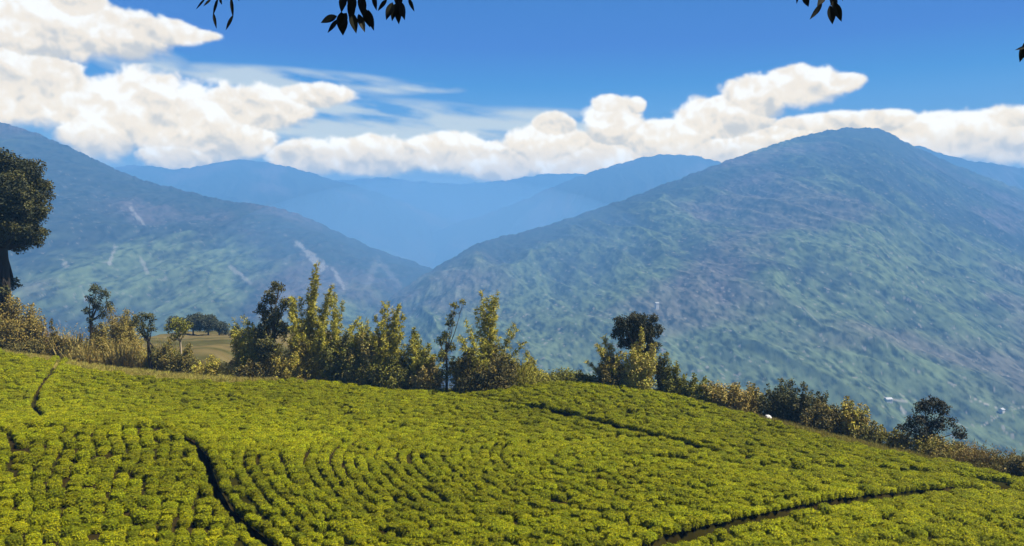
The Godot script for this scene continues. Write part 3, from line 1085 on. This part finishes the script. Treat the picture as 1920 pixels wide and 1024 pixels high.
	# a close row along either bank of each path and ditch
	for g in gaps:
		var line: PackedVector2Array = g[0]
		for side: float in [-1.0, 1.0]:
			var left_over := 0.0
			for i in line.size() - 1:
				var along := line[i + 1] - line[i]
				var n := Vector2(-along.y, along.x).normalized()
				var t := left_over
				while t < along.length():
					var p := line[i] + along.normalized() * t + n * side * (float(g[2]) + rng.randf_range(-0.06, 0.1))
					kept.append(Vector3(p.x, along.angle(), p.y))
					t += rng.randf_range(0.5, 0.66)
				left_over = t - along.length()
	# the 300 that show largest are bushes of their own, the rest one mass
	kept.sort_custom(func(a: Vector3, b: Vector3) -> bool: return a.z > b.z)
	var single: Array[Vector3] = []
	var rest: Array[Vector3] = []
	for q in kept:
		var px := pixel(Vector3(q.x, hill(q.x, q.z) + 0.6, q.z))
		if single.size() < 300 and px.x > -10.0 and px.x < 1930.0 and px.y < 1034.0: single.append(q)
		else: rest.append(q)
	var meshes: Array[ArrayMesh] = []
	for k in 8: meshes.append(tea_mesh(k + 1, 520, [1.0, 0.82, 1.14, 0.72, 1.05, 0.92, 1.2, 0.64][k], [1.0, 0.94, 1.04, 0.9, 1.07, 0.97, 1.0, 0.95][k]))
	rng.seed = 12
	var proto := MeshInstance3D.new()
	for q in single:
		var o: MeshInstance3D = proto.duplicate()
		o.mesh = meshes[rng.randi() % 8]
		o.name = numbered("tea_bush")
		add_child(o, true)
		o.transform = tea_place(q)
		var left := Geometry2D.is_point_in_polygon(Vector2(q.x, q.z), block_a)
		var right := Geometry2D.is_point_in_polygon(Vector2(q.x, q.z), block_e)
		var px := pixel(o.position).x
		var near_path := line_distance(Vector2(q.x, q.z), gaps[0][0]) < 0.95
		var near_ditch := line_distance(Vector2(q.x, q.z), gaps[1][0]) < 1.0
		if near_path:
			tag(o, "rounded tea bush on the left bank of the footpath" if left else "rounded tea bush on the right bank of the footpath", "tea bush", "tea bushes left along the footpath" if left else "tea bushes right along the footpath")
		elif near_ditch:
			tag(o, "tea bush on the lower bank of the dark ditch, lower right" if right else "tea bush on the upper bank of the dark ditch, lower right", "tea bush", "tea bushes below along the ditch" if right else "tea bushes above along the ditch")
		elif left:
			tag(o, "rounded yellow-green tea bush in the upright rows, " + ("near the left edge" if px < 170 else "midway between left edge and footpath" if px < 330 else "close to the footpath's left"), "tea bush", "tea bushes in the upright rows " + ("at the edge" if px < 170 else "midway" if px < 330 else "near the path"))
		elif right:
			tag(o, "yellow-green tea bush in the strip below the ditch, " + ("near the right edge" if px > 1700 else "at the bottom edge of the view"), "tea bush", "tea bushes below the ditch " + ("at the right edge" if px > 1700 else "at the bottom"))
		else:
			tag(o, "yellow-green tea bush in the curving front rows, " + ("nearer the footpath" if px < 760 else "in the middle of the bottom edge" if px < 1060 else "nearer the ditch"), "tea bush", "tea bushes in the curving rows " + ("near the path" if px < 760 else "in the middle" if px < 1060 else "near the ditch"))
	proto.free()
	var mm := MultiMesh.new()
	mm.transform_format = MultiMesh.TRANSFORM_3D
	mm.use_colors = true
	mm.mesh = meshes[0]
	mm.instance_count = rest.size()
	for i in rest.size():
		mm.set_instance_transform(i, tea_place(rest[i]))
		var k := 1.0 + rng.randf_range(-0.32, 0.2) + 0.35 * noise_a.get_noise_2d(rest[i].x * 1.2, rest[i].z * 1.2)
		mm.set_instance_color(i, Color(k * rng.randf_range(0.93, 1.05), k, k))
	var mi := MultiMeshInstance3D.new()
	mi.name = "tea_bushes"
	mi.multimesh = mm
	add_child(mi)
	tag(mi, "tea bushes covering the hillside beyond the nearest rows", "tea bushes", "", "stuff")


func line_distance(p: Vector2, line: PackedVector2Array) -> float:
	var best := 1e9
	for i in line.size() - 1: best = minf(best, Geometry2D.get_closest_point_to_segment(p, line[i], line[i + 1]).distance_to(p))
	return best


func tea_place(q: Vector3) -> Transform3D:
	var s := rng.randf_range(0.54, 0.80)
	var s2 := s * lerpf(1.06, 1.14, smoothstep(46.0, 64.0, -q.z)) * rng.randf_range(0.9, 1.08)
	var b := Basis(Vector3.UP, -q.y) * Basis.from_scale(Vector3(s2 * 1.06, s * rng.randf_range(0.72, 1.22), s2 * 0.90)) * Basis(Vector3.UP, rng.randf() * TAU)
	return Transform3D(b, Vector3(q.x, hill(q.x, q.z) - 0.08, q.z))


# a place on the ridge under a photo column, at a depth
func spot(px: float, depth: float) -> Vector3:
	var p := at(px, 700.0, depth)
	return Vector3(p.x, hill(p.x, p.z), p.z)


func up_to(px: float, py: float, depth: float) -> float:      # height of a top seen at this pixel above the ground there
	return at(px, py, depth).y - spot(px, depth).y


func ridge_plants() -> void:
	rng.seed = 31
	var olive := col(0.21, 0.205, 0.022)
	var gold := col(0.36, 0.32, 0.036)
	var straw := col(0.36, 0.285, 0.085)
	var brown := col(0.20, 0.155, 0.032)
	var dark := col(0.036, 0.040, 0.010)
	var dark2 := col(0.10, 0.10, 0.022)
	var green := col(0.115, 0.125, 0.018)
	var bark := col(0.07, 0.055, 0.035)
	var pale := col(0.28, 0.23, 0.15)

	# big tree at the left edge: a deep rounded crown on a thick trunk
	var d := 100.0
	var base := spot(8, d)
	var m := d / F
	var h0 := up_to(8, 470, d)
	var lumps := []
	for q in [Vector3(30, 328, 38), Vector3(45, 378, 40), Vector3(20, 425, 38), Vector3(60, 358, 30), Vector3(58, 428, 28), Vector3(20, 300, 30), Vector3(58, 318, 30), Vector3(-20, 310, 40), Vector3(70, 352, 25), Vector3(35, 350, 38), Vector3(-10, 360, 45), Vector3(80, 395, 20), Vector3(60, 400, 34), Vector3(15, 405, 40), Vector3(-35, 400, 45), Vector3(70, 438, 20), Vector3(40, 440, 28), Vector3(-5, 450, 34), Vector3(-60, 360, 45), Vector3(-70, 430, 40), Vector3(26, 512, 9), Vector3(18, 530, 12), Vector3(34, 540, 9)]:
		var c := at(q.x - 14.0, q.y + 4.0, d)
		lumps.append([Vector3(c.x - base.x, c.y - base.y, rng.randf_range(-3.5, 3.5)), q.z * m])
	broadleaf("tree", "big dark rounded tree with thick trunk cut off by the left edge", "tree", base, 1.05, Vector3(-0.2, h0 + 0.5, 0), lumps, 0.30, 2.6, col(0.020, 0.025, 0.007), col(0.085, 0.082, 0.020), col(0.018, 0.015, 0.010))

	shrub("olive brown bush at the foot of the big left tree", spot(20, 99), 6.5, up_to(20, 556, 99), brown, col(0.19, 0.15, 0.035), 0.24, 0.5)
	shrub("bushy brown undergrowth at the extreme left edge of the ridge", spot(-30, 98), 6.0, up_to(-30, 560, 98), brown, dark2, 0.26, 0.5)
	brush("pinkish brown dry brush right of the big tree", spot(80, 102), 7.5, up_to(80, 592, 102), col(0.26, 0.17, 0.085), brown, 900)
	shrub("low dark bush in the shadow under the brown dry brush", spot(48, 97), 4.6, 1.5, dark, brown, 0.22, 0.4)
	shrub("small dark bush between dry brush and the slim leafy tree", spot(97, 99), 2.0, up_to(97, 600, 99), brown, dark, 0.2, 0.4)
	brush("thin grey-brown dry stalks left of the slim leafy tree", spot(138, 100), 5.0, up_to(138, 592, 100), straw, brown, 520)
	shrub("feathery olive bush just right of the slim leafy tree", spot(218, 101), 5.6, up_to(218, 572, 101), brown, col(0.19, 0.16, 0.03), 0.2, 0.5)
	brush("brown stalks at the foot of the slim leafy tree", spot(165, 98), 4.2, up_to(165, 620, 98), straw, brown, 380)
	brush("dry brown grass clump below the feathery olive bush", spot(232, 98), 5.0, up_to(232, 615, 98), brown, straw, 480)
	# slim trees on the left ridge
	base = spot(170, 99)
	lumps = []
	for q in [Vector3(178, 542, 11), Vector3(195, 552, 11), Vector3(168, 560, 9), Vector3(200, 570, 8), Vector3(180, 572, 12), Vector3(166, 582, 8), Vector3(188, 590, 8), Vector3(172, 600, 7)]:
		var c := at(q.x, q.y, 99.0)
		lumps.append([Vector3(c.x - base.x, c.y - base.y, rng.randf_range(-0.6, 0.6)), q.z * 0.066])
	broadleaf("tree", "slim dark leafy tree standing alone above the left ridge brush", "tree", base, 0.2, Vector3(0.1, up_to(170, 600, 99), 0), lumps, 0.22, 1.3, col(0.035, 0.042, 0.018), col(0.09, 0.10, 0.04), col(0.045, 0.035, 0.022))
	base = spot(287, 96.5)
	lumps = []
	for q in [Vector3(262, 595, 11), Vector3(278, 598, 10), Vector3(250, 605, 10), Vector3(268, 612, 11), Vector3(282, 615, 9), Vector3(272, 626, 9), Vector3(284, 655, 6), Vector3(285, 666, 6)]:
		var c := at(q.x, q.y, 96.5)
		lumps.append([Vector3(c.x - base.x, c.y - base.y, rng.randf_range(-0.5, 0.5)), q.z * 0.064])
	broadleaf("tree", "thin leaning tree with dark ivied trunk in front of the left brush", "tree", base, 0.21, Vector3(-0.5, up_to(280, 640, 96.5), 0), lumps, 0.22, 1.3, dark, dark2, col(0.02, 0.017, 0.012))
	base = spot(338, 98)
	lumps = []
	for q in [Vector3(330, 606, 12), Vector3(348, 610, 12), Vector3(318, 616, 9), Vector3(338, 622, 11), Vector3(325, 634, 7)]:
		var c := at(q.x, q.y, 98.0)
		lumps.append([Vector3(c.x - base.x, c.y - base.y, rng.randf_range(-0.5, 0.5)), q.z * 0.065])
	broadleaf("tree", "small tree with pale trunk at the left end of the meadow", "tree", base, 0.14, Vector3(0.05, up_to(338, 640, 98), 0), lumps, 0.22, 1.2, green, olive, pale)
	brush("yellow-brown tall grass left of the pale trunked tree", spot(305, 99), 4.8, up_to(305, 618, 99), brown, olive, 520)
	shrub("low dark bush with pale twigs under the pale trunked tree", spot(345, 96.5), 3.6, up_to(345, 648, 96.5), dark2, brown, 0.2, 0.4)
	shrub("small brown bush right of the thin leaning tree", spot(315, 97), 2.6, up_to(315, 640, 97), brown, dark2, 0.2, 0.4)
	shrub("golden dry bush at the front corner of the meadow", spot(395, 96), 3.6, up_to(395, 668, 96), gold, brown, 0.2, 0.4)
	brush("golden dry grass clump left of the tall bamboo thicket", spot(428, 96), 3.2, up_to(428, 668, 96), gold, straw, 300)
	shrub("low brown bush against the left foot of the dark broadleaf tree", spot(455, 97), 3.0, up_to(455, 655, 97), brown, dark2, 0.2, 0.4)

	# trees round the meadow knoll
	var k := 0
	var far_tree := ["leftmost of the round dark trees behind the meadow", "tallest of the round dark trees behind the meadow", "round dark tree right of the tallest behind the meadow", "rightmost low tree of the dark row behind the meadow", "small dark tree alone at the right end of the meadow", "dark bush beside the small tree at the meadow's right end"]
	for q in [Vector4(335, 630, 596, 48), Vector4(362, 627, 587, 52), Vector4(390, 628, 590, 44), Vector4(412, 631, 602, 28), Vector4(441, 640, 608, 20), Vector4(464, 642, 614, 26)]:
		var dd := 215.0 if k < 4 else 190.0
		var p := at(q.x, q.y, dd)
		var tall: float = (q.y - q.z) / F * dd
		var wide: float = q.w / F * dd
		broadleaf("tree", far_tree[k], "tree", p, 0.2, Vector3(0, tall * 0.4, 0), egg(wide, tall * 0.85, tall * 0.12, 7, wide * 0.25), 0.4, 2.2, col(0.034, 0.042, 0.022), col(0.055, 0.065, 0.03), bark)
		k += 1

	# the thicket in the middle of the ridge
	d = 96.0
	base = spot(512, d)
	lumps = []
	for q in [Vector3(525, 538, 14), Vector3(505, 560, 15), Vector3(490, 582, 14), Vector3(515, 588, 18), Vector3(500, 610, 18), Vector3(528, 618, 18), Vector3(485, 630, 16), Vector3(510, 650, 22), Vector3(490, 668, 18), Vector3(535, 570, 12)]:
		var c := at(q.x, q.y, d)
		lumps.append([Vector3(c.x - base.x, c.y - base.y, rng.randf_range(-1.5, 1.5)), q.z * d / F])
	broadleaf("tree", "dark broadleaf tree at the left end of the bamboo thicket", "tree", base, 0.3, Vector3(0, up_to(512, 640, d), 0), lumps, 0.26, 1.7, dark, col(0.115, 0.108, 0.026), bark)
	bamboo("tallest yellow-green bamboo clump, its plume rising above the dark broadleaf tree", spot(575, 96), 9.0, up_to(590, 505, 96), 17, olive, gold, Vector3(0.8, 0, 0), 1.1)
	bamboo("broad bamboo clump right of the tallest one", spot(622, 95), 6.5, up_to(622, 545, 95), 12, olive, gold, Vector3.ZERO, 1.0)
	shrub("arching yellow shrub spilling left of the dark broadleaf tree", spot(478, 97), 5.0, up_to(470, 590, 97), olive, gold, 0.22, 0.3)
	shrub("dense dark green shrub right of the tall bamboo clumps", spot(655, 94), 5.2, up_to(655, 592, 94), dark2, green, 0.24, 0.5)
	shrub("brown-leaved bush filling the foot of the tallest bamboo", spot(560, 94.5), 6.5, up_to(560, 640, 94.5), brown, gold, 0.22, 0.45)
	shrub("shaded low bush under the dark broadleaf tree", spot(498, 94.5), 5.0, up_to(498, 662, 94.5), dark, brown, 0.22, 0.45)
	shrub("grey-green bush between dense shrub and pyramid bamboo", spot(690, 93), 4.4, up_to(690, 625, 93), green, straw, 0.22, 0.45)
	bamboo("pyramid-shaped bamboo clump in the middle of the ridge", spot(728, 93), 7.0, up_to(728, 552, 93), 16, olive, gold, Vector3.ZERO, 1.1)
	bamboo("short yellow bamboo clump between dense green shrub and pyramid bamboo", spot(676, 93.5), 5.0, up_to(676, 592, 93.5), 10, olive, gold, Vector3.ZERO, 1.0)
	bamboo("low wispy bamboo clump before the slender hooked tree", spot(785, 91.5), 4.6, up_to(785, 628, 91.5), 9, olive, gold, Vector3.ZERO, 0.9)
	bamboo("thin bamboo leaning out left of the dark broadleaf tree", spot(474, 97), 4.0, up_to(468, 572, 97), 7, olive, gold, Vector3(-1.4, 0, 0), 0.8)
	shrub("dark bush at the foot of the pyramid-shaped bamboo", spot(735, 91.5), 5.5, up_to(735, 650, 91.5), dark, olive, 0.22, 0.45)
	shrub("rounded green bush right of the pyramid-shaped bamboo", spot(782, 92), 3.8, up_to(782, 622, 92), green, olive, 0.22, 0.42)
	shrub("low brown bush in the dip between pyramid bamboo and slender tree", spot(805, 90.5), 3.6, up_to(805, 668, 90.5), brown, straw, 0.2, 0.42)
	base = spot(836, 90)
	lumps = []
	for q in [Vector3(868, 566, 6), Vector3(852, 574, 8), Vector3(848, 590, 8), Vector3(843, 606, 9), Vector3(838, 628, 9), Vector3(826, 640, 10), Vector3(845, 650, 10), Vector3(832, 668, 14), Vector3(845, 690, 14), Vector3(828, 705, 14)]:
		var c := at(q.x, q.y, 90.0)
		lumps.append([Vector3(c.x - base.x, c.y - base.y, rng.randf_range(-0.5, 0.5)), q.z * 0.06])
	broadleaf("tree", "slender dark tree with a hooked top left of the fan bamboo", "tree", base, 0.14, Vector3(0, up_to(838, 660, 90), 0), lumps, 0.22, 1.4, dark2, olive, bark)
	bamboo("fan-shaped bamboo clump with upright spikes at the right end of the thicket", spot(915, 89), 7.6, up_to(915, 542, 89), 17, olive, gold, Vector3.ZERO, 0.9)
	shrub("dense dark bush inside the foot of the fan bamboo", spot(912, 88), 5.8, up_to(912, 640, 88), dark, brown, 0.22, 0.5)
	shrub("brown bush between the slender tree and the fan bamboo", spot(872, 88.5), 3.4, up_to(872, 660, 88.5), brown, dark2, 0.2, 0.42)
	brush("wispy yellow grass right of the fan bamboo", spot(955, 90), 4.4, up_to(955, 640, 90), olive, gold, 420)
	bamboo("young single bamboo shoot standing right of the thicket", spot(1000, 92), 1.6, up_to(998, 642, 92), 4, olive, gold, Vector3(-0.4, 0, 0), 0.9)
	shrub("low yellow-green bush at the foot of the young bamboo shoot", spot(985, 91.5), 4.6, up_to(985, 686, 91.5), olive, gold, 0.2, 0.45)
	shrub("low clipped green bush on the skyline left of the round dark tree", spot(1050, 93), 4.0, up_to(1050, 697, 93), green, olive, 0.2, 0.5)
	shrub("low green bush touching the round dark tree's left side", spot(1090, 93), 2.8, up_to(1090, 698, 93), green, olive, 0.2, 0.5)

	# the round dark tree with pale creepers, and the bushes running down to the right
	d = 92.5
	base = spot(1195, d)
	lumps = []
	for q in [Vector3(1193, 608, 22), Vector3(1195, 640, 20), Vector3(1165, 602, 17), Vector3(1190, 596, 17), Vector3(1215, 602, 17), Vector3(1228, 622, 15), Vector3(1160, 625, 14), Vector3(1185, 622, 18), Vector3(1210, 628, 17), Vector3(1225, 650, 14), Vector3(1172, 645, 13), Vector3(1215, 668, 15), Vector3(1230, 690, 12)]:
		var c := at(q.x, q.y, d)
		lumps.append([Vector3(c.x - base.x, c.y - base.y, rng.randf_range(-1.6, 1.2)), q.z * d / F])
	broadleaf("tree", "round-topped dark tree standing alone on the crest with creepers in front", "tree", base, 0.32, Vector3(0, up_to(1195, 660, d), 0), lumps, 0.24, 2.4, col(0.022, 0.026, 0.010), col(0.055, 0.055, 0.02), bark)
	bamboo("pale dry bamboo arching left from the round dark tree", spot(1148, 91.5), 4.6, up_to(1148, 625, 91.5), 9, gold, straw, Vector3(-0.9, 0, 0), 1.0)
	shrub("straw-coloured creeper climbing the front of the round dark tree", spot(1198, 90.5), 4.6, up_to(1198, 625, 90.5), gold, straw, 0.2, 0.28)
	shrub("dark bush at the left foot of the round dark tree", spot(1140, 91), 3.2, up_to(1140, 672, 91), dark, brown, 0.2, 0.45)
	shrub("upright dark bush on the right flank of the round dark tree", spot(1243, 91), 2.0, up_to(1243, 652, 91), dark, olive, 0.2, 0.42)
	shrub("narrow olive bush first down the slope from the round dark tree", spot(1262, 90), 2.4, up_to(1262, 680, 90), green, olive, 0.2, 0.42)
	shrub("small peaked green bush second down the slope from the round dark tree", spot(1286, 89.5), 2.2, up_to(1284, 686, 89.5), green, olive, 0.2, 0.42)
	shrub("low feathery olive bush before the golden bush", spot(1315, 88.5), 3.6, up_to(1315, 710, 88.5), olive, green, 0.2, 0.45)
	shrub("golden bush with bright dry shoots on the right slope", spot(1372, 87), 5.0, up_to(1372, 700, 87), brown, col(0.34, 0.27, 0.06), 0.22, 0.4)
	shrub("small dark twiggy bush behind the golden bush", spot(1418, 87), 2.0, up_to(1418, 718, 87), dark2, brown, 0.2, 0.35)
	shrub("rounded dark bush above the small white stone", spot(1466, 84.5), 4.2, up_to(1464, 712, 84.5), dark, dark2, 0.22, 0.5)
	shrub("peaked dark bush right of the rounded dark bush", spot(1520, 82.5), 3.6, up_to(1520, 712, 82.5), dark, col(0.12, 0.115, 0.035), 0.22, 0.45)
	shrub("low black-green bush below the peaked dark bush", spot(1548, 80.5), 4.0, up_to(1548, 752, 80.5), dark, brown, 0.2, 0.5)
	shrub("yellowish leaning bush at the right end of the dark bushes", spot(1592, 80), 4.0, up_to(1585, 740, 80), brown, gold, 0.22, 0.4)
	shrub("small green bush in the gap before the dark slope tree", spot(1640, 77.5), 2.6, up_to(1640, 790, 77.5), green, brown, 0.2, 0.45)
	shrub("tiny brown bush at the left foot of the dark slope tree", spot(1682, 76), 2.4, up_to(1682, 785, 76), brown, olive, 0.2, 0.4)
	d = 74.5
	base = spot(1742, d)
	lumps = []
	for q in [Vector3(1734, 758, 11), Vector3(1752, 754, 15), Vector3(1742, 768, 18), Vector3(1765, 765, 14), Vector3(1712, 785, 16), Vector3(1740, 790, 16), Vector3(1772, 795, 20), Vector3(1720, 808, 16), Vector3(1790, 805, 15), Vector3(1700, 802, 13), Vector3(1750, 815, 14)]:
		var c := at(q.x, q.y, d)
		lumps.append([Vector3(c.x - base.x, c.y - base.y, rng.randf_range(-1.0, 1.0)), q.z * d / F])
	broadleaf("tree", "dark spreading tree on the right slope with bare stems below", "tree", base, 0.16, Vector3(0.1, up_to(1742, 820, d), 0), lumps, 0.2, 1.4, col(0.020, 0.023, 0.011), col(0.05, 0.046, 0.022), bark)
	shrub("brown undergrowth at the foot of the dark slope tree", spot(1745, 73.5), 4.5, up_to(1745, 815, 73.5), brown, olive, 0.2, 0.4)
	brush("brown dry brush just right of the dark slope tree", spot(1800, 72.5), 4.6, up_to(1800, 812, 72.5), brown, straw, 520)
	brush("reddish brown dry brush near the right edge", spot(1848, 70.5), 4.6, up_to(1848, 818, 70.5), col(0.15, 0.10, 0.03), brown, 560)
	brush("dark brown dry brush at the right edge of the ridge", spot(1900, 68.5), 4.6, up_to(1900, 832, 68.5), brown, dark2, 560)
	shrub("dark low bush cut off by the right edge", spot(1935, 66.5), 4.0, up_to(1935, 852, 66.5), dark, brown, 0.2, 0.45)

	# a pale stone on the field edge
	var st := Mb.new()
	var ring := 9
	for j in 4:
		for i in ring:
			var f := func(a: int, b: int) -> Vector3:
				var t := PI * b / 4.0
				var q := TAU * (a % ring) / ring
				return Vector3(cos(q) * sin(t) * 0.40, cos(t) * 0.28 + 0.2, sin(q) * sin(t) * 0.32) * (1.0 + 0.3 * noise_b.get_noise_2d((a % ring) * 60.0, b * 60.0))
			st.tri(f.call(i, j), f.call(i + 1, j + 1), f.call(i, j + 1), Color(1.9, 1.9, 2.9))
			st.tri(f.call(i, j), f.call(i + 1, j), f.call(i + 1, j + 1), Color(1.9, 1.9, 2.9))
	var stone_mat := StandardMaterial3D.new()
	stone_mat.albedo_color = Color(0.5, 0.5, 0.48).linear_to_srgb()
	stone_mat.roughness = 0.9
	var sp := spot(1441, 82.5)
	tag(obj("stone", st.mesh(stone_mat), self, sp + Vector3(0, 0.12, 0)), "small white stone at the field edge below the dark bushes", "stone")

	# dry grass along the edge of the tea, one mass
	var tuft := Mb.new()
	for i in 40:
		var dd := (Vector3(0, 1.0, 0) + rdir() * 0.55).normalized()
		tuft.leaf(Vector3(rng.randf_range(-0.25, 0.25), -0.03, rng.randf_range(-0.25, 0.25)), dd, dd.cross(rdir()).normalized(), rng.randf_range(0.2, 0.55), 0.035, vary(col(0.38, 0.32, 0.08), 0.3))
	var places: Array[Vector3] = []
	for i in 5200:
		var px := rng.randf_range(-60, 1960)
		var e := spline(edge, px)
		var dd := lerpf(e.z - 0.6, e.y + 1.5, rng.randf())
		places.append(spot(px, dd))
	var mm := MultiMesh.new()
	mm.transform_format = MultiMesh.TRANSFORM_3D
	mm.use_colors = true
	mm.mesh = tuft.mesh(leaf_mat)
	mm.instance_count = places.size()
	for i in places.size():
		mm.set_instance_transform(i, Transform3D(Basis(Vector3.UP, rng.randf() * TAU).scaled(Vector3.ONE * rng.randf_range(0.7, 1.3)), places[i]))
		var g := rng.randf_range(0.6, 1.1)
		mm.set_instance_color(i, Color(g, g * rng.randf_range(0.92, 1.08), g * 0.9))
	var mi := MultiMeshInstance3D.new()
	mi.name = "dry_grass"
	mi.multimesh = mm
	add_child(mi)
	tag(mi, "dry straw-coloured grass along the edge of the tea field", "grass", "", "stuff")


func overhanging_tree() -> void:
	rng.seed = 90
	var foot := Vector3(-2.6, hill(-2.6, 2.6), 2.6)
	var o := thing("overhanging_tree", foot, "tree overhead whose dark leaf tips hang into the top of the view", "tree")
	var t := Mb.new()
	t.tube(path_pts(Vector3(0, -0.4, 0), Vector3(0.5, 5.2, -0.6), Vector3(-0.2, 0, 0), 8), taper(0.3, 0.2, 8), 10, col(0.05, 0.04, 0.03))
	var limbs: Array[Vector3] = [Vector3(-1.6, 2.9, -4.4), Vector3(-0.8, 2.7, -4.4), Vector3(1.6, 2.8, -4.4), Vector3(2.75, 2.6, -4.4)]
	for q in limbs:
		t.tube(path_pts(Vector3(0.5, 5.2, -0.6), q - foot, Vector3(0, 0.5, 0), 8), taper(0.12, 0.02, 8), 6, col(0.05, 0.04, 0.03))
	obj("trunk", t.mesh(bark_mat), o)
	var top := Mb.new()  # unseen foliage above the view, added to shade the hanging leaves
	for k in 60:
		var c := Vector3(rng.randf_range(-3.6, 4.4), rng.randf_range(2.7, 4.6), rng.randf_range(-5.4, -2.0))
		lump(top, c - foot, Vector3(0.6, 0.4, 0.6), 60, 0.13, col(0.03, 0.035, 0.012))
	obj("crown", top.mesh(leaf_mat), o)
	# one leaf, a pointed oval folded along its midrib, one unit long and wide
	var lm := Mb.new()
	var dark := Color(1, 1, 1)
	var n := 8
	for i in n:
		var a := float(i) / n
		var b := float(i + 1) / n
		var wa := sin(PI * pow(a, 0.8)) * 0.5
		var wb := sin(PI * pow(b, 0.8)) * 0.5
		for s: float in [-1.0, 1.0]:
			lm.tri(Vector3(0, a, 0), Vector3(0, b, 0), Vector3(wb * s, b, 0.22 * wb), dark)
			if wa > 0.001: lm.tri(Vector3(0, a, 0), Vector3(wb * s, b, 0.22 * wb), Vector3(wa * s, a, 0.22 * wa), dark)
	var near_mat := StandardMaterial3D.new()
	near_mat.resource_name = "dark_leaf"
	near_mat.albedo_color = Color(0.012, 0.014, 0.008).linear_to_srgb()
	near_mat.roughness = 0.55
	near_mat.metallic_specular = 0.2
	near_mat.cull_mode = BaseMaterial3D.CULL_DISABLED
	var leaf_mesh := lm.mesh(near_mat)
	# leaves by base, tip, width (photo pixels) at about four and a half metres
	var sprays := [
		[Vector2(650, -40), [Vector2(648, 10), Vector2(700, -5)], [Vector4(632, 30, 601, 43), Vector4(634, 36, 614, 62), Vector4(640, 22, 643, 67), Vector4(650, 24, 636, 52), Vector4(658, 22, 668, 63), Vector4(672, 26, 684, 61), Vector4(690, 18, 701, 58), Vector4(683, 15, 694, 52), Vector4(646, -14, 640, 24), Vector4(655, -12, 664, 30), Vector4(676, -12, 682, 34), Vector4(700, -12, 706, 20), Vector4(664, -10, 655, 36)], [15, 9, 20, 16, 15, 12, 12, 14, 14, 14, 15, 10, 16]],
		[Vector2(742, -40), [Vector2(742, 5)], [Vector4(726, -2, 708, 21), Vector4(736, 4, 724, 38), Vector4(742, 6, 735, 40), Vector4(746, 6, 748, 46), Vector4(752, 4, 759, 38), Vector4(766, -4, 777, 22), Vector4(745, -18, 750, 18)], [8, 13, 12, 14, 12, 7, 16]],
		[Vector2(400, -40), [Vector2(405, -4), Vector2(432, -6)], [Vector4(386, -4, 367, 18), Vector4(396, -2, 381, 12), Vector4(409, -4, 399, 30), Vector4(400, 24, 406, 54), Vector4(433, -6, 437, 34), Vector4(437, 28, 423, 57), Vector4(412, -4, 416, 9), Vector4(446, -12, 448, 3)], [5, 5, 7, 6, 6, 6, 5, 4]],
		[Vector2(1555, -40), [Vector2(1558, 10), Vector2(1505, -8)], [Vector4(1495, -16, 1494, 8), Vector4(1506, -12, 1516, 13), Vector4(1542, 6, 1518, 37), Vector4(1548, -14, 1532, 14), Vector4(1556, 10, 1561, 46), Vector4(1564, 4, 1578, 41), Vector4(1560, -12, 1566, 22), Vector4(1578, -14, 1580, 3)], [6, 13, 9, 12, 18, 14, 14, 4]],
		[Vector2(1945, 20), [Vector2(1930, 84)], [Vector4(1920, 84, 1912, 117), Vector4(1928, 86, 1903, 94), Vector4(1926, 84, 1926, 118), Vector4(1936, 80, 1944, 112), Vector4(1930, 78, 1916, 88)], [13, 5, 15, 14, 8]]]
	var reach := 4.5
	for sp in sprays:
		var from: Vector2 = sp[0]
		var tw := Mb.new()
		var origin := at(from.x, from.y, reach)
		for e: Vector2 in sp[1]:
			tw.tube(path_pts(Vector3.ZERO, at(e.x, e.y, reach) - origin, Vector3(0.01, 0, 0), 4), taper(0.006, 0.003, 4), 5, col(0.02, 0.016, 0.012))
		tw.tube(path_pts(Vector3(0, 0, 0), Vector3(0.02, 0.55, 0.25), Vector3(0.02, 0, 0), 4), taper(0.006, 0.01, 4), 5, col(0.02, 0.016, 0.012))
		var twig := obj("twig", tw.mesh(bark_mat), o, origin - foot)
		var i := 0
		for q: Vector4 in sp[2]:
			var dd := reach + rng.randf_range(-0.12, 0.12)
			var p := at(q.x, q.y, dd)
			var e := at(q.z, q.w, dd + rng.randf_range(-0.03, 0.03))
			var y := e - p
			var z := (Vector3(0, 0, 1) + rdir() * 0.35).normalized()
			var x := y.cross(z).normalized()
			z = x.cross(y).normalized()
			var w: float = float(sp[3][i]) * reach / F * 1.08
			var leaf := obj("leaf", leaf_mesh, twig)
			leaf.transform = Transform3D(Basis(x * w, y, z * w), p - origin)
			i += 1
